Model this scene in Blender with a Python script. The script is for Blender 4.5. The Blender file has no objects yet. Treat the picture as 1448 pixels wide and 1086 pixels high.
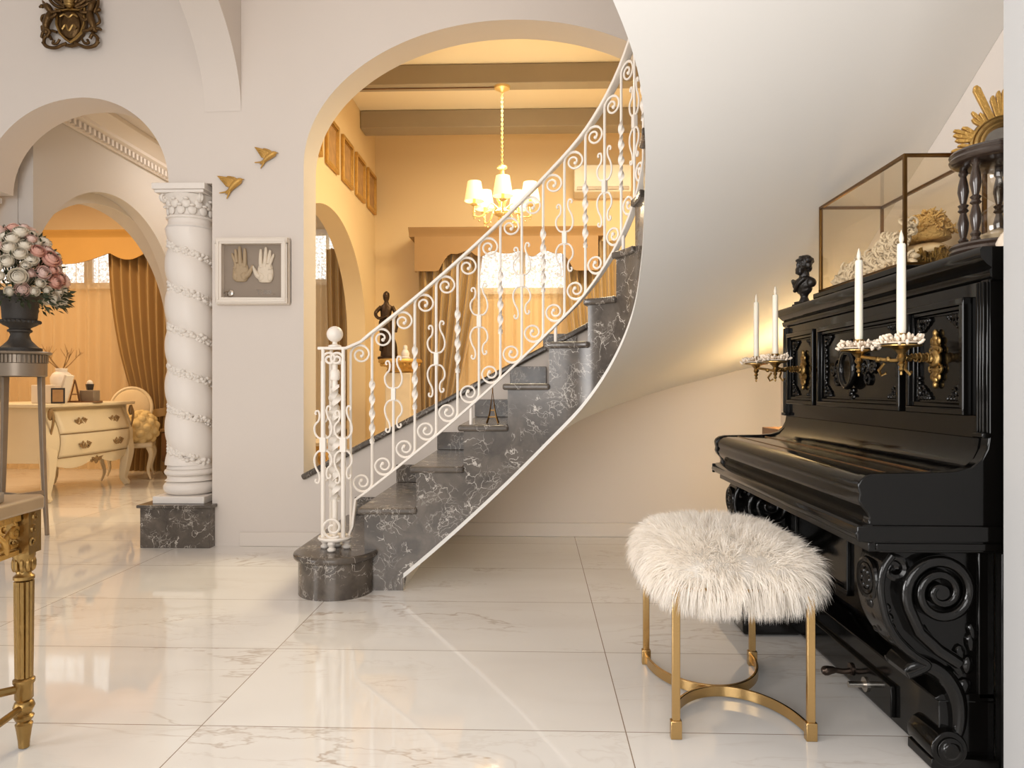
import bpy, bmesh, math, random
from mathutils import Vector, Matrix
random.seed(7)
PI = math.pi
sc = bpy.context.scene
COL = sc.collection

# ------------------------------------------------------------------ camera model
F = 1020.0; CX = 724.0; HY = 547.0; H = 0.96; YAW = math.radians(1.85)
CS, SN = math.cos(YAW), math.sin(YAW)
def cw(xc, d):                      # camera aligned plan coordinates -> world X, Y
    return (xc*CS - d*SN, xc*SN + d*CS)
def pxY(px, py, Y):                 # photo pixel on a plane of constant Y
    a = (px-CX)/F; d = Y/(a*SN+CS)
    x, y = cw(a*d, d); return Vector((x, y, H-(py-HY)/F*d))
def pxX(px, py, X):
    a = (px-CX)/F; d = X/(a*CS-SN)
    x, y = cw(a*d, d); return Vector((x, y, H-(py-HY)/F*d))

cam = bpy.data.cameras.new('camera'); camo = bpy.data.objects.new('camera', cam); COL.objects.link(camo)
camo.location = (0, 0, H); camo.rotation_euler = (PI/2, 0, YAW)
cam.sensor_width = 36; cam.lens = F/1448*36; cam.shift_y = (HY-543)/1448; cam.clip_start = 0.02
sc.camera = camo

# ------------------------------------------------------------------ materials
def lin(c):
    return tuple(((v/255)/12.92 if v/255 <= .04045 else ((v/255+.055)/1.055)**2.4) for v in c)
def new_mat(name):
    m = bpy.data.materials.new(name); m.use_nodes = True
    nt = m.node_tree; b = nt.nodes['Principled BSDF']; return m, nt, b
def mat(name, rgb, rough=.5, metal=0., bump=0., bscale=40., var=0., vscale=6., **kw):
    m, nt, b = new_mat(name); N, L = nt.nodes, nt.links
    c = lin(rgb)+(1,)
    b.inputs['Base Color'].default_value = c
    b.inputs['Roughness'].default_value = rough; b.inputs['Metallic'].default_value = metal
    for k, v in kw.items(): b.inputs[k.replace('_', ' ')].default_value = v
    if bump or var:
        tc = N.new('ShaderNodeTexCoord')
    if var:
        nz = N.new('ShaderNodeTexNoise'); nz.inputs['Scale'].default_value = vscale; nz.inputs['Detail'].default_value = 4
        L.new(tc.outputs['Object'], nz.inputs['Vector'])
        mx = N.new('ShaderNodeMix'); mx.data_type = 'RGBA'
        mx.inputs[6].default_value = tuple(v*(1-var) for v in c[:3])+(1,); mx.inputs[7].default_value = tuple(min(1, v*(1+var)) for v in c[:3])+(1,)
        L.new(nz.outputs['Fac'], mx.inputs[0]); L.new(mx.outputs[2], b.inputs['Base Color'])
    if bump:
        n2 = N.new('ShaderNodeTexNoise'); n2.inputs['Scale'].default_value = bscale; n2.inputs['Detail'].default_value = 3
        L.new(tc.outputs['Object'], n2.inputs['Vector'])
        bp = N.new('ShaderNodeBump'); bp.inputs['Strength'].default_value = bump; bp.inputs['Distance'].default_value = .01
        L.new(n2.outputs['Fac'], bp.inputs['Height']); L.new(bp.outputs['Normal'], b.inputs['Normal'])
    return m
def emis(name, rgb, strength, base=None):
    m, nt, b = new_mat(name)
    b.inputs['Base Color'].default_value = lin(base or rgb)+(1,)
    b.inputs['Emission Color'].default_value = lin(rgb)+(1,); b.inputs['Emission Strength'].default_value = strength
    b.inputs['Roughness'].default_value = .7
    return m

M = {}
M['paint'] = mat('paint_white', (224, 215, 207), .75, bump=.04, bscale=60)
M['soffit'] = mat('paint_soffit', (229, 226, 221), .8, bump=.03, bscale=40)
M['grey_paint'] = mat('paint_grey', (206, 200, 194), .75)
M['dining'] = mat('paint_dining', (230, 203, 160), .8, bump=.03, bscale=30)
M['dining_ceiling'] = mat('paint_dining_ceiling', (240, 224, 196), .8)
M['beam'] = mat('beam_taupe', (158, 144, 124), .6, var=.08, vscale=3)
M['warm_room'] = mat('paint_warm_room', (236, 216, 184), .8)
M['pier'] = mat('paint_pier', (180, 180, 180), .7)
M['trim'] = mat('trim_white', (226, 217, 208), .5)
M['plaster'] = mat('plaster_white', (238, 231, 223), .5, bump=.25, bscale=60)
M['plaster_fine'] = mat('plaster_fine', (240, 233, 226), .45)
M['iron'] = mat('white_iron', (238, 230, 220), .38, bump=.08, bscale=90)
M['black'] = mat('black_lacquer', (9, 8, 7), .11, bump=.02, bscale=18, Specular_IOR_Level=.3)
M['black_carved'] = mat('black_carved', (9, 8, 7), .16, bump=.04, bscale=120, Specular_IOR_Level=.38)
M['black_wood'] = mat('black_turned_wood', (52, 40, 33), .25, Coat_Weight=.5, Coat_Roughness=.1)
M['gold'] = mat('aged_gold', (160, 130, 80), .36, 1., bump=.2, bscale=70, var=.25, vscale=18)
M['gold_leaf'] = mat('gold_leaf', (204, 160, 86), .42, .55, bump=.35, bscale=110, var=.3, vscale=25)
M['brass'] = mat('brushed_brass', (198, 164, 110), .24, 1., bump=.03, bscale=120)
M['brass_dark'] = mat('dark_brass', (120, 88, 48), .35, 1., var=.2, vscale=30)
M['bronze'] = mat('bronze', (74, 56, 40), .38, .75, bump=.3, bscale=60, var=.35, vscale=20)
M['bronze_gold'] = mat('bronze_gold', (98, 74, 44), .38, .8, bump=.45, bscale=55, var=.45, vscale=26)
M['bust'] = mat('black_bust', (36, 31, 28), .35, .2, bump=.3, bscale=60)
M['iron_pedal'] = mat('dark_pedal', (74, 62, 54), .35, .9)
M['steel'] = mat('steel', (190, 184, 176), .25, 1.)
M['wax'] = mat('candle_wax', (240, 232, 215), .45, Subsurface_Weight=.15)
M['flame'] = mat('candle_tip', (250, 240, 222), .4, Transmission_Weight=.2)
M['shell'] = mat('pearl_shell', (236, 220, 200), .3, bump=.2, bscale=90, var=.12, vscale=40)
M['urn'] = mat('dark_urn', (62, 58, 54), .6, bump=.2, bscale=60)
M['stand'] = mat('pewter_wood', (150, 136, 120), .38, .35, var=.15, vscale=12)
M['leaf'] = mat('leaf_green', (60, 68, 44), .6, var=.35, vscale=40)
M['rose_c'] = mat('rose_cream', (250, 242, 226), .7); M['rose_p'] = mat('rose_pink', (246, 216, 206), .7); M['rose_b'] = mat('rose_blush', (238, 186, 170), .7)
M['drape'] = mat('gold_drape', (172, 138, 84), .5, Sheen_Weight=.4, var=.1, vscale=4)
M['valance'] = mat('valance_cloth', (194, 150, 80), .6, var=.06, vscale=5)
M['valance_brown'] = mat('valance_brown', (158, 122, 78), .6, var=.06, vscale=5)
M['chest'] = mat('cream_lacquer', (226, 210, 180), .4, var=.06, vscale=4)
M['chest_gilt'] = mat('worn_gilt', (150, 122, 84), .45, .4, bump=.3, bscale=80)
M['upholstery'] = mat('cream_upholstery', (226, 206, 172), .8, bump=.2, bscale=100)
M['chairfur'] = mat('cream_fleece', (232, 206, 150), .9, bump=.6, bscale=70)
M['grey_mount'] = mat('grey_mount', (150, 136, 122), .7)
M['hand_tan'] = mat('tan_cast', (178, 156, 126), .6, bump=.3, bscale=160); M['hand_white'] = mat('white_cast', (226, 212, 192), .6, bump=.3, bscale=160)
M['silver'] = mat('silver', (205, 196, 186), .25, 1.)
M['frame_white'] = mat('frame_white', (236, 226, 214), .45)
M['straw'] = mat('straw_gold', (222, 184, 116), .6, bump=.8, bscale=90, var=.2, vscale=60)
M['lace'] = mat('ivory_lace', (232, 218, 196), .75, bump=.7, bscale=140, var=.08, vscale=30)
M['cushion'] = mat('ivory_cushion', (226, 204, 168), .7)
M['bullion'] = mat('bullion_gold', (160, 128, 66), .45, .5, bump=1., bscale=120, var=.35, vscale=70)
M['dark'] = mat('dark_object', (42, 34, 30), .5); M['ac'] = mat('ac_white', (238, 228, 212), .4)
M['wood'] = mat('brown_wood', (120, 84, 52), .45, var=.2, vscale=10)
M['mirror'] = mat('mirror', (230, 228, 224), .03, 1.)
M['picture'] = mat('faded_print', (178, 138, 92), .6, var=.35, vscale=14)
M['brown_stone'] = mat('brown_stone', (170, 144, 112), .3, var=.16, vscale=9)
M['pale_stone'] = mat('pale_stone', (214, 194, 164), .45, var=.12, vscale=12)
M['shade'] = emis('lamp_shade_lit', (255, 212, 136), .72, (250, 235, 200))
M['bulb'] = emis('bulb', (255, 226, 170), 12.)
M['chand'] = mat('chandelier_gilt', (236, 204, 138), .35, .4)

def glass(name, rough=.0, tint=(255, 252, 246), a=.12):
    m, nt, b = new_mat(name); N, L = nt.nodes, nt.links
    tr = N.new('ShaderNodeBsdfTransparent'); tr.inputs[0].default_value = lin(tint)+(1,)
    gl = N.new('ShaderNodeBsdfGlossy'); gl.inputs['Roughness'].default_value = rough
    fr = N.new('ShaderNodeLayerWeight'); pw = N.new('ShaderNodeMath'); pw.operation = 'POWER'; pw.inputs[1].default_value = 5.; L.new(fr.outputs['Facing'], pw.inputs[0])
    ad = N.new('ShaderNodeMath'); ad.operation = 'MULTIPLY_ADD'; ad.inputs[1].default_value = .6; ad.inputs[2].default_value = a*.25; ad.use_clamp = True
    L.new(pw.outputs[0], ad.inputs[0])
    mx = N.new('ShaderNodeMixShader'); L.new(ad.outputs[0], mx.inputs[0]); L.new(tr.outputs[0], mx.inputs[1]); L.new(gl.outputs[0], mx.inputs[2])
    L.new(mx.outputs[0], N['Material Output'].inputs['Surface']); return m
M['glass'] = glass('pane_glass')
M['glass_bulb'] = glass('blown_glass', a=.3)

def floor_mat():
    m, nt, b = new_mat('floor_tiles'); N, L = nt.nodes, nt.links
    g = N.new('ShaderNodeNewGeometry'); sp = N.new('ShaderNodeSeparateXYZ'); L.new(g.outputs['Position'], sp.inputs[0])
    def mth(op, a, bb=None, c=None):
        n = N.new('ShaderNodeMath'); n.operation = op
        for i, v in enumerate((a, bb, c)):
            if v is None: continue
            if isinstance(v, (int, float)): n.inputs[i].default_value = v
            else: L.new(v, n.inputs[i])
        return n.outputs[0]
    u = mth('DIVIDE', mth('SUBTRACT', sp.outputs[0], -.9455), 1.197); v = mth('DIVIDE', mth('SUBTRACT', sp.outputs[1], 2.015), .6)
    def edge(t, size):
        fr = mth('FRACT', t); d = mth('MINIMUM', fr, mth('SUBTRACT', 1., fr)); return mth('MULTIPLY', d, size)
    dist = mth('MINIMUM', edge(u, 1.197), edge(v, .6))
    grout = mth('LESS_THAN', dist, .0016)
    # a different slab in every tile
    cell = N.new('ShaderNodeCombineXYZ'); L.new(mth('FLOOR', u), cell.inputs[0]); L.new(mth('FLOOR', v), cell.inputs[1])
    wn = N.new('ShaderNodeTexWhiteNoise'); wn.noise_dimensions = '3D'; L.new(cell.outputs[0], wn.inputs['Vector'])
    off = N.new('ShaderNodeVectorMath'); off.operation = 'SCALE'; L.new(wn.outputs['Color'], off.inputs[0]); off.inputs['Scale'].default_value = 7.
    pv = N.new('ShaderNodeVectorMath'); pv.operation = 'ADD'; L.new(g.outputs['Position'], pv.inputs[0]); L.new(off.outputs[0], pv.inputs[1])
    mp = N.new('ShaderNodeMapping'); mp.inputs['Rotation'].default_value = (0, 0, -.5); mp.inputs['Scale'].default_value = (.55, 1.7, 1); L.new(pv.outputs[0], mp.inputs['Vector'])
    def vein(scale, width, detail, dist_):
        nz = N.new('ShaderNodeTexNoise'); nz.inputs['Scale'].default_value = scale; nz.inputs['Detail'].default_value = detail; nz.inputs['Roughness'].default_value = .62; nz.inputs['Distortion'].default_value = dist_
        L.new(mp.outputs[0], nz.inputs['Vector'])
        a = mth('ABSOLUTE', mth('SUBTRACT', nz.outputs['Fac'], .5))
        return mth('SUBTRACT', 1., mth('MINIMUM', mth('DIVIDE', a, width), 1.))
    v1 = vein(1.3, .012, 6, .5); v2 = vein(2.6, .02, 5, .8); v3 = vein(.8, .1, 3, .2)
    nz = N.new('ShaderNodeTexNoise'); nz.inputs['Scale'].default_value = 1.2; L.new(pv.outputs[0], nz.inputs['Vector'])
    msk = mth('MULTIPLY', mth('MAXIMUM', mth('SUBTRACT', nz.outputs['Fac'], .45), 0.), 4.5)
    tot = mth('MINIMUM', mth('ADD', mth('ADD', mth('MULTIPLY', mth('MULTIPLY', v1, msk), .75), mth('MULTIPLY', mth('MULTIPLY', v2, msk), .22)), mth('MULTIPLY', v3, .10)), 1.)
    mx = N.new('ShaderNodeMix'); mx.data_type = 'RGBA'; mx.inputs[6].default_value = lin((236, 233, 229))+(1,); mx.inputs[7].default_value = lin((182, 164, 148))+(1,); L.new(tot, mx.inputs[0])
    m2 = N.new('ShaderNodeMix'); m2.data_type = 'RGBA'; m2.inputs[7].default_value = lin((150, 132, 116))+(1,); L.new(grout, m2.inputs[0]); L.new(mx.outputs[2], m2.inputs[6])
    L.new(m2.outputs[2], b.inputs['Base Color'])
    b.inputs['Roughness'].default_value = .045; b.inputs['IOR'].default_value = 1.5
    b.inputs['Specular IOR Level'].default_value = .62
    return m
M['floor'] = floor_mat()

def dark_marble():
    m, nt, b = new_mat('dark_marble'); N, L = nt.nodes, nt.links
    tc = N.new('ShaderNodeNewGeometry')
    nz = N.new('ShaderNodeTexNoise'); nz.inputs['Scale'].default_value = 5; nz.inputs['Detail'].default_value = 5; L.new(tc.outputs['Position'], nz.inputs['Vector'])
    sb = N.new('ShaderNodeVectorMath'); sb.operation = 'MULTIPLY_ADD'; L.new(nz.outputs['Color'], sb.inputs[0]); sb.inputs[1].default_value = (.42, .42, .42); L.new(tc.outputs['Position'], sb.inputs[2])
    def vor(scale, w):
        vo = N.new('ShaderNodeTexVoronoi'); vo.feature = 'DISTANCE_TO_EDGE'; vo.inputs['Scale'].default_value = scale; L.new(sb.outputs[0], vo.inputs['Vector'])
        r = N.new('ShaderNodeMapRange'); r.inputs['From Min'].default_value = 0; r.inputs['From Max'].default_value = w; r.inputs['To Min'].default_value = 1; r.inputs['To Max'].default_value = 0
        L.new(vo.outputs['Distance'], r.inputs['Value']); return r.outputs[0]
    def gate(scale, lo, hi, seed):
        n = N.new('ShaderNodeTexNoise'); n.inputs['Scale'].default_value = scale; n.inputs['Detail'].default_value = 3
        o = N.new('ShaderNodeVectorMath'); o.operation = 'ADD'; o.inputs[1].default_value = (seed, seed*2, seed*3); L.new(tc.outputs['Position'], o.inputs[0]); L.new(o.outputs[0], n.inputs['Vector'])
        r = N.new('ShaderNodeMapRange'); r.inputs['From Min'].default_value = lo; r.inputs['From Max'].default_value = hi; L.new(n.outputs['Fac'], r.inputs['Value']); return r.outputs[0]
    def mul(a, bb):
        x = N.new('ShaderNodeMath'); x.operation = 'MULTIPLY'; L.new(a, x.inputs[0])
        if isinstance(bb, float): x.inputs[1].default_value = bb
        else: L.new(bb, x.inputs[1])
        return x.outputs[0]
    def mx_(a, bb):
        x = N.new('ShaderNodeMath'); x.operation = 'MAXIMUM'; L.new(a, x.inputs[0]); L.new(bb, x.inputs[1]); return x.outputs[0]
    v = mx_(mul(vor(11, .030), gate(11, .53, .60, 3.)), mx_(mul(mul(vor(23, .055), gate(9, .50, .60, 9.)), .62), mul(gate(15, .69, .74, 5.), .7)))
    nb = N.new('ShaderNodeTexNoise'); nb.inputs['Scale'].default_value = 9; nb.inputs['Detail'].default_value = 6; L.new(sb.outputs[0], nb.inputs['Vector'])
    cr = N.new('ShaderNodeValToRGB'); L.new(nb.outputs['Fac'], cr.inputs[0])
    cr.color_ramp.elements[0].position = .3; cr.color_ramp.elements[0].color = lin((70, 63, 57))+(1,)
    cr.color_ramp.elements[1].position = .72; cr.color_ramp.elements[1].color = lin((106, 97, 88))+(1,)
    mx = N.new('ShaderNodeMix'); mx.data_type = 'RGBA'; L.new(v, mx.inputs[0]); L.new(cr.outputs[0], mx.inputs[6]); mx.inputs[7].default_value = lin((206, 198, 188))+(1,)
    L.new(mx.outputs[2], b.inputs['Base Color']); b.inputs['Roughness'].default_value = .2
    return m
M['marble'] = dark_marble()

def sheer_mat():
    m, nt, b = new_mat('sheer'); N, L = nt.nodes, nt.links
    d = N.new('ShaderNodeBsdfDiffuse'); d.inputs[0].default_value = lin((240, 220, 186))+(1,)
    t = N.new('ShaderNodeBsdfTranslucent'); t.inputs[0].default_value = lin((246, 224, 186))+(1,)
    a = N.new('ShaderNodeMixShader'); a.inputs[0].default_value = .45; L.new(d.outputs[0], a.inputs[1]); L.new(t.outputs[0], a.inputs[2])
    tr = N.new('ShaderNodeBsdfTransparent'); x = N.new('ShaderNodeMixShader'); x.inputs[0].default_value = .5
    L.new(tr.outputs[0], x.inputs[1]); L.new(a.outputs[0], x.inputs[2]); L.new(x.outputs[0], N['Material Output'].inputs['Surface']); return m
M['sheer'] = sheer_mat()
def fur_mat():
    m, nt, b = new_mat('white_fur'); N, L = nt.nodes, nt.links
    d = N.new('ShaderNodeBsdfDiffuse'); d.inputs[0].default_value = lin((252, 247, 240))+(1,)
    t = N.new('ShaderNodeBsdfTranslucent'); t.inputs[0].default_value = lin((253, 247, 238))+(1,)
    x = N.new('ShaderNodeMixShader'); x.inputs[0].default_value = .42; L.new(d.outputs[0], x.inputs[1]); L.new(t.outputs[0], x.inputs[2])
    L.new(x.outputs[0], N['Material Output'].inputs['Surface']); return m
M['fur'] = fur_mat()

def window_mat():
    m, nt, b = new_mat('lace_window'); N, L = nt.nodes, nt.links
    g = N.new('ShaderNodeNewGeometry')
    nz = N.new('ShaderNodeTexNoise'); nz.inputs['Scale'].default_value = 24; nz.inputs['Detail'].default_value = 2; L.new(g.outputs['Position'], nz.inputs['Vector'])
    a = N.new('ShaderNodeMath'); a.operation = 'SUBTRACT'; L.new(nz.outputs['Fac'], a.inputs[0]); a.inputs[1].default_value = .5
    ab = N.new('ShaderNodeMath'); ab.operation = 'ABSOLUTE'; L.new(a.outputs[0], ab.inputs[0])
    r = N.new('ShaderNodeMapRange'); r.inputs['From Max'].default_value = .07; r.inputs['To Min'].default_value = .12; r.inputs['To Max'].default_value = 1.; L.new(ab.outputs[0], r.inputs['Value'])
    mul = N.new('ShaderNodeMath'); mul.operation = 'MULTIPLY'; mul.inputs[1].default_value = WIN; L.new(r.outputs[0], mul.inputs[0])
    b.inputs['Base Color'].default_value = (.5, .5, .5, 1); b.inputs['Emission Color'].default_value = (.92, .97, 1., 1); L.new(mul.outputs[0], b.inputs['Emission Strength'])
    return m
WIN = 2.1
M['window'] = window_mat()

# ------------------------------------------------------------------ mesh helpers
class MB:
    def __init__(s): s.v = []; s.f = []
    def add(s, vs, fs):
        n = len(s.v); s.v.extend([tuple(p) for p in vs]); s.f.extend([tuple(i+n for i in f) for f in fs]); return s
    def box(s, x0, x1, y0, y1, z0, z1):
        return s.add([(x, y, z) for z in (z0, z1) for y in (y0, y1) for x in (x0, x1)],
                     [(0, 2, 3, 1), (4, 5, 7, 6), (0, 1, 5, 4), (2, 6, 7, 3), (0, 4, 6, 2), (1, 3, 7, 5)])
    def obox(s, c, ax, h):
        c = Vector(c); A = [Vector(a).normalized()*k for a, k in zip(ax, h)]
        return s.add([c+A[0]*i+A[1]*j+A[2]*k for k in (-1, 1) for j in (-1, 1) for i in (-1, 1)],
                     [(0, 2, 3, 1), (4, 5, 7, 6), (0, 1, 5, 4), (2, 6, 7, 3), (0, 4, 6, 2), (1, 3, 7, 5)])
    def lathe(s, prof, c=(0, 0, 0), n=24, axis=None, cap=True, squash=(1, 1)):
        c = Vector(c); R = axis if axis is not None else Matrix.Identity(3); vs = []; fs = []
        for r, z in prof:
            for i in range(n):
                a = 2*PI*i/n; vs.append(c+R @ Vector((r*math.cos(a)*squash[0], r*math.sin(a)*squash[1], z)))
        for k in range(len(prof)-1):
            for i in range(n):
                j = (i+1) % n; fs.append((k*n+i, k*n+j, (k+1)*n+j, (k+1)*n+i))
        if cap:
            if prof[0][0] > 1e-5: fs.append(tuple(reversed(range(n))))
            if prof[-1][0] > 1e-5: fs.append(tuple((len(prof)-1)*n+i for i in range(n)))
        return s.add(vs, fs)
    def tube(s, pts, r, n=8, closed=False, squash=None):
        P = [Vector(p) for p in pts]; m = len(P)
        if not hasattr(r, '__len__'): r = [r]*m
        up = None; vs = []; fs = []
        for i in range(m):
            a = P[(i-1) % m] if (closed or i > 0) else P[0]; b = P[(i+1) % m] if (closed or i < m-1) else P[-1]
            t = (b-a)
            if t.length < 1e-9: t = Vector((0, 0, 1))
            t.normalize()
            if up is None:
                up = Vector((0, 0, 1)) if abs(t.z) < .9 else Vector((1, 0, 0))
            up = up-t*up.dot(t)
            if up.length < 1e-6: up = t.orthogonal()
            up.normalize(); sd = t.cross(up)
            for k in range(n):
                q = 2*PI*k/n; vs.append(P[i]+(sd*math.cos(q)+up*math.sin(q))*r[i])
        for i in range(m if closed else m-1):
            j = (i+1) % m
            for k in range(n):
                l = (k+1) % n; fs.append((i*n+k, i*n+l, j*n+l, j*n+k))
        if not closed:
            fs.append(tuple(reversed(range(n)))); fs.append(tuple((m-1)*n+k for k in range(n)))
        return s.add(vs, fs)
    def strip(s, pts, wvec, w, t, closed=False):     # flat bar: width w along wvec, thickness t
        P = [Vector(p) for p in pts]; m = len(P); vs = []; fs = []
        for i in range(m):
            a = P[(i-1) % m] if (closed or i > 0) else P[0]; b = P[(i+1) % m] if (closed or i < m-1) else P[-1]
            T = (b-a).normalized(); W = Vector(wvec(i) if callable(wvec) else wvec); W = (W-T*W.dot(T)).normalized(); Nn = T.cross(W)
            ww = w[i] if hasattr(w, '__len__') else w; tt = t[i] if hasattr(t, '__len__') else t
            for x, y in ((-1, -1), (1, -1), (1, 1), (-1, 1)): vs.append(P[i]+W*x*ww/2+Nn*y*tt/2)
        for i in range(m if closed else m-1):
            j = (i+1) % m
            for k in range(4): l = (k+1) % 4; fs.append((i*4+k, i*4+l, j*4+l, j*4+k))
        if not closed: fs.append((3, 2, 1, 0)); fs.append(tuple((m-1)*4+k for k in range(4)))
        return s.add(vs, fs)
    def prism(s, poly, fn, t0, t1):                  # fn(a, b, t) -> xyz
        n = len(poly); vs = [fn(a, b, t0) for a, b in poly]+[fn(a, b, t1) for a, b in poly]
        fs = [tuple(reversed(range(n))), tuple(range(n, 2*n))]+[(i, (i+1) % n, n+(i+1) % n, n+i) for i in range(n)]
        return s.add(vs, fs)
    def sphere(s, c, r, nu=12, nv=8, R=None):
        if not hasattr(r, '__len__'): r = (r, r, r)
        c = Vector(c); vs = []; fs = []
        for j in range(nv+1):
            th = PI*j/nv
            for i in range(nu):
                a = 2*PI*i/nu; p = Vector((r[0]*math.sin(th)*math.cos(a), r[1]*math.sin(th)*math.sin(a), -r[2]*math.cos(th)))
                if R is not None: p = R @ p
                vs.append(c+p)
        for j in range(nv):
            for i in range(nu):
                k = (i+1) % nu; fs.append((j*nu+i, j*nu+k, (j+1)*nu+k, (j+1)*nu+i))
        return s.add(vs, fs)
    def torus(s, c, R, r, axis=None, n=32, m=8, arc=(0, 2*PI)):
        A = axis if axis is not None else Matrix.Identity(3); c = Vector(c)
        full = abs(arc[1]-arc[0]-2*PI) < 1e-4
        k = n if full else n+1
        return s.tube([c+A @ Vector((R*math.cos(arc[0]+(arc[1]-arc[0])*i/n), R*math.sin(arc[0]+(arc[1]-arc[0])*i/n), 0)) for i in range(k)], r, m, closed=full)
    def grid(s, fn, nu, nv):
        vs = [fn(i/nu, j/nv) for j in range(nv+1) for i in range(nu+1)]
        return s.add(vs, [(j*(nu+1)+i, j*(nu+1)+i+1, (j+1)*(nu+1)+i+1, (j+1)*(nu+1)+i) for j in range(nv) for i in range(nu)])
    def mesh(s, name, m, ang=40, fix=True):
        me = bpy.data.meshes.new(name); me.from_pydata(s.v, [], s.f)
        if fix:
            bm = bmesh.new(); bm.from_mesh(me); bmesh.ops.remove_doubles(bm, verts=bm.verts, dist=1e-6)
            bmesh.ops.recalc_face_normals(bm, faces=bm.faces); bm.to_mesh(me); bm.free()
        me.polygons.foreach_set('use_smooth', [True]*len(me.polygons))
        me.set_sharp_from_angle(angle=math.radians(ang))
        me.materials.append(m if not isinstance(m, str) else M[m]); return me
    def build(s, name, m, parent=None, ang=40, bevel=0, seg=2, fix=True, label=None):
        o = bpy.data.objects.new(name, s.mesh(name, m, ang, fix)); COL.objects.link(o)
        if parent is not None: o.parent = parent
        if bevel:
            b = o.modifiers.new('bevel', 'BEVEL'); b.width = bevel; b.segments = seg; b.limit_method = 'ANGLE'; b.angle_limit = math.radians(35)
        if label: o['label'] = label
        return o
def struct(name, mb, m, **k):
    o = mb.build(name, m, **k); o['kind'] = 'structure'; return o
def tag(o, label, cat, group=None, kind='thing'):
    o['label'] = label; o['category'] = cat; o['kind'] = kind
    if group: o['group'] = group
    return o
def thing(name, label, cat, group=None):
    o = bpy.data.objects.new(name, None); o.empty_display_size = .05; COL.objects.link(o)
    return tag(o, label, cat, group)
def at(root, x, y, z=0, rz=0, s=1):
    root.location = (x, y, z); root.rotation_euler = (0, 0, rz); root.scale = (s, s, s); return root
def dup(root, loc, rz=0, label=None, parent=None, s=None):
    r = root.copy(); COL.objects.link(r); r.location = loc; r.rotation_euler = (0, 0, rz)
    if s: r.scale = (s, s, s)
    if label: r['label'] = label
    if parent: r.parent = parent
    for ch in root.children:
        c = ch.copy(); COL.objects.link(c); c.parent = r
        for g in ch.children:
            q = g.copy(); COL.objects.link(q); q.parent = c
    return r
RX = Matrix.Rotation(PI/2, 3, 'X'); RY = Matrix.Rotation(PI/2, 3, 'Y')
def catmull(P, n=8, closed=False):
    P = [Vector(p) for p in P]; out = []; m = len(P)
    for i in range(m if closed else m-1):
        a = P[(i-1) % m] if (closed or i > 0) else P[0]*2-P[1]; b = P[i]; c = P[(i+1) % m]; d = P[(i+2) % m] if (closed or i < m-2) else P[-1]*2-P[-2]
        for k in range(n):
            t = k/n; out.append(.5*((2*b)+(c-a)*t+(2*a-5*b+4*c-d)*t*t+(3*b-a-3*c+d)*t**3))
    if not closed: out.append(P[-1])
    return out
def spiral2(cx, cz, r0, r1, a0, turns, n=28, p=1.):
    return [(cx+(r0+(r1-r0)*(i/n)**p)*math.cos(a0+turns*2*PI*i/n), cz+(r0+(r1-r0)*(i/n)**p)*math.sin(a0+turns*2*PI*i/n)) for i in range(n+1)]

def archwall(name, prof, top, t0, t1, m, axis='X'):
    mb = MB(); fn = (lambda s_, t, z: (s_, t, z)) if axis == 'X' else (lambda s_, t, z: (t, s_, z))
    for (s0, z0), (s1, z1) in zip(prof[:-1], prof[1:]):
        if abs(s1-s0) > 1e-6:
            for t in (t0, t1): mb.add([fn(s0, t, z0), fn(s1, t, z1), fn(s1, t, top), fn(s0, t, top)], [(0, 1, 2, 3)])
            mb.add([fn(s0, t0, top), fn(s1, t0, top), fn(s1, t1, top), fn(s0, t1, top)], [(0, 1, 2, 3)])
        mb.add([fn(s0, t0, z0), fn(s1, t0, z1), fn(s1, t1, z1), fn(s0, t1, z0)], [(0, 1, 2, 3)])
    for s_, z in (prof[0], prof[-1]):
        mb.add([fn(s_, t0, z), fn(s_, t1, z), fn(s_, t1, top), fn(s_, t0, top)], [(0, 1, 2, 3)])
    return struct(name, mb, m, ang=35)
def arch(x0, x1, zs, b, n=40):
    c = (x0+x1)/2; a = (x1-x0)/2
    return [(c-a*math.cos(PI*i/n), zs+b*math.sin(PI*i/n)) for i in range(n+1)]
# ------------------------------------------------------------------ the setting
YW, YB = 4.30, 4.54                 # hall side and far side of the arcade wall
YR = 4.64                           # recess behind the stairs
YF = 8.28                           # window wall
struct('floor', MB().box(-9, 3.2, -3, 8.6, -.1, 0), 'floor')
struct('ceiling', MB().box(-8.2, 2.2, -1., YW, 3.9, 4.0), 'paint')

# arcade wall: left arch, handprint pier, large arch over the stairs
c1, r1 = -2.749, .529
left_arch = [(c1-.611*math.cos(PI/2*i/20), 2.19+r1*math.sin(PI/2*i/20)) for i in range(20)]+[(c1+r1*math.sin(PI/2*i/20), 2.19+r1*math.cos(PI/2*i/20)) for i in range(21)]
prof = [(-8.2, 0), (-3.95, 0), (-3.95, 2.19)]+left_arch+[(-1.952, 2.19), (-1.952, 0), (-1.394, 0), (-1.394, 2.29)]+arch(-1.394, 1.114, 2.29, .86, 56)[1:-1]+[(1.114, 2.29), (1.114, 1.8), (1.56, 1.8), (1.56, 0.), (2.9, 0.)]
archwall('wall_arcade', prof, 3.95, YW, YB, 'paint')
# transverse arch springing from the arcade wall towards the viewer
archwall('wall_transverse', [(1.7, 2.623)]+arch(1.9, YW-.002, 2.623, .75, 40), 3.95, -1.999, -1.775, 'paint', axis='Y')
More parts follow.
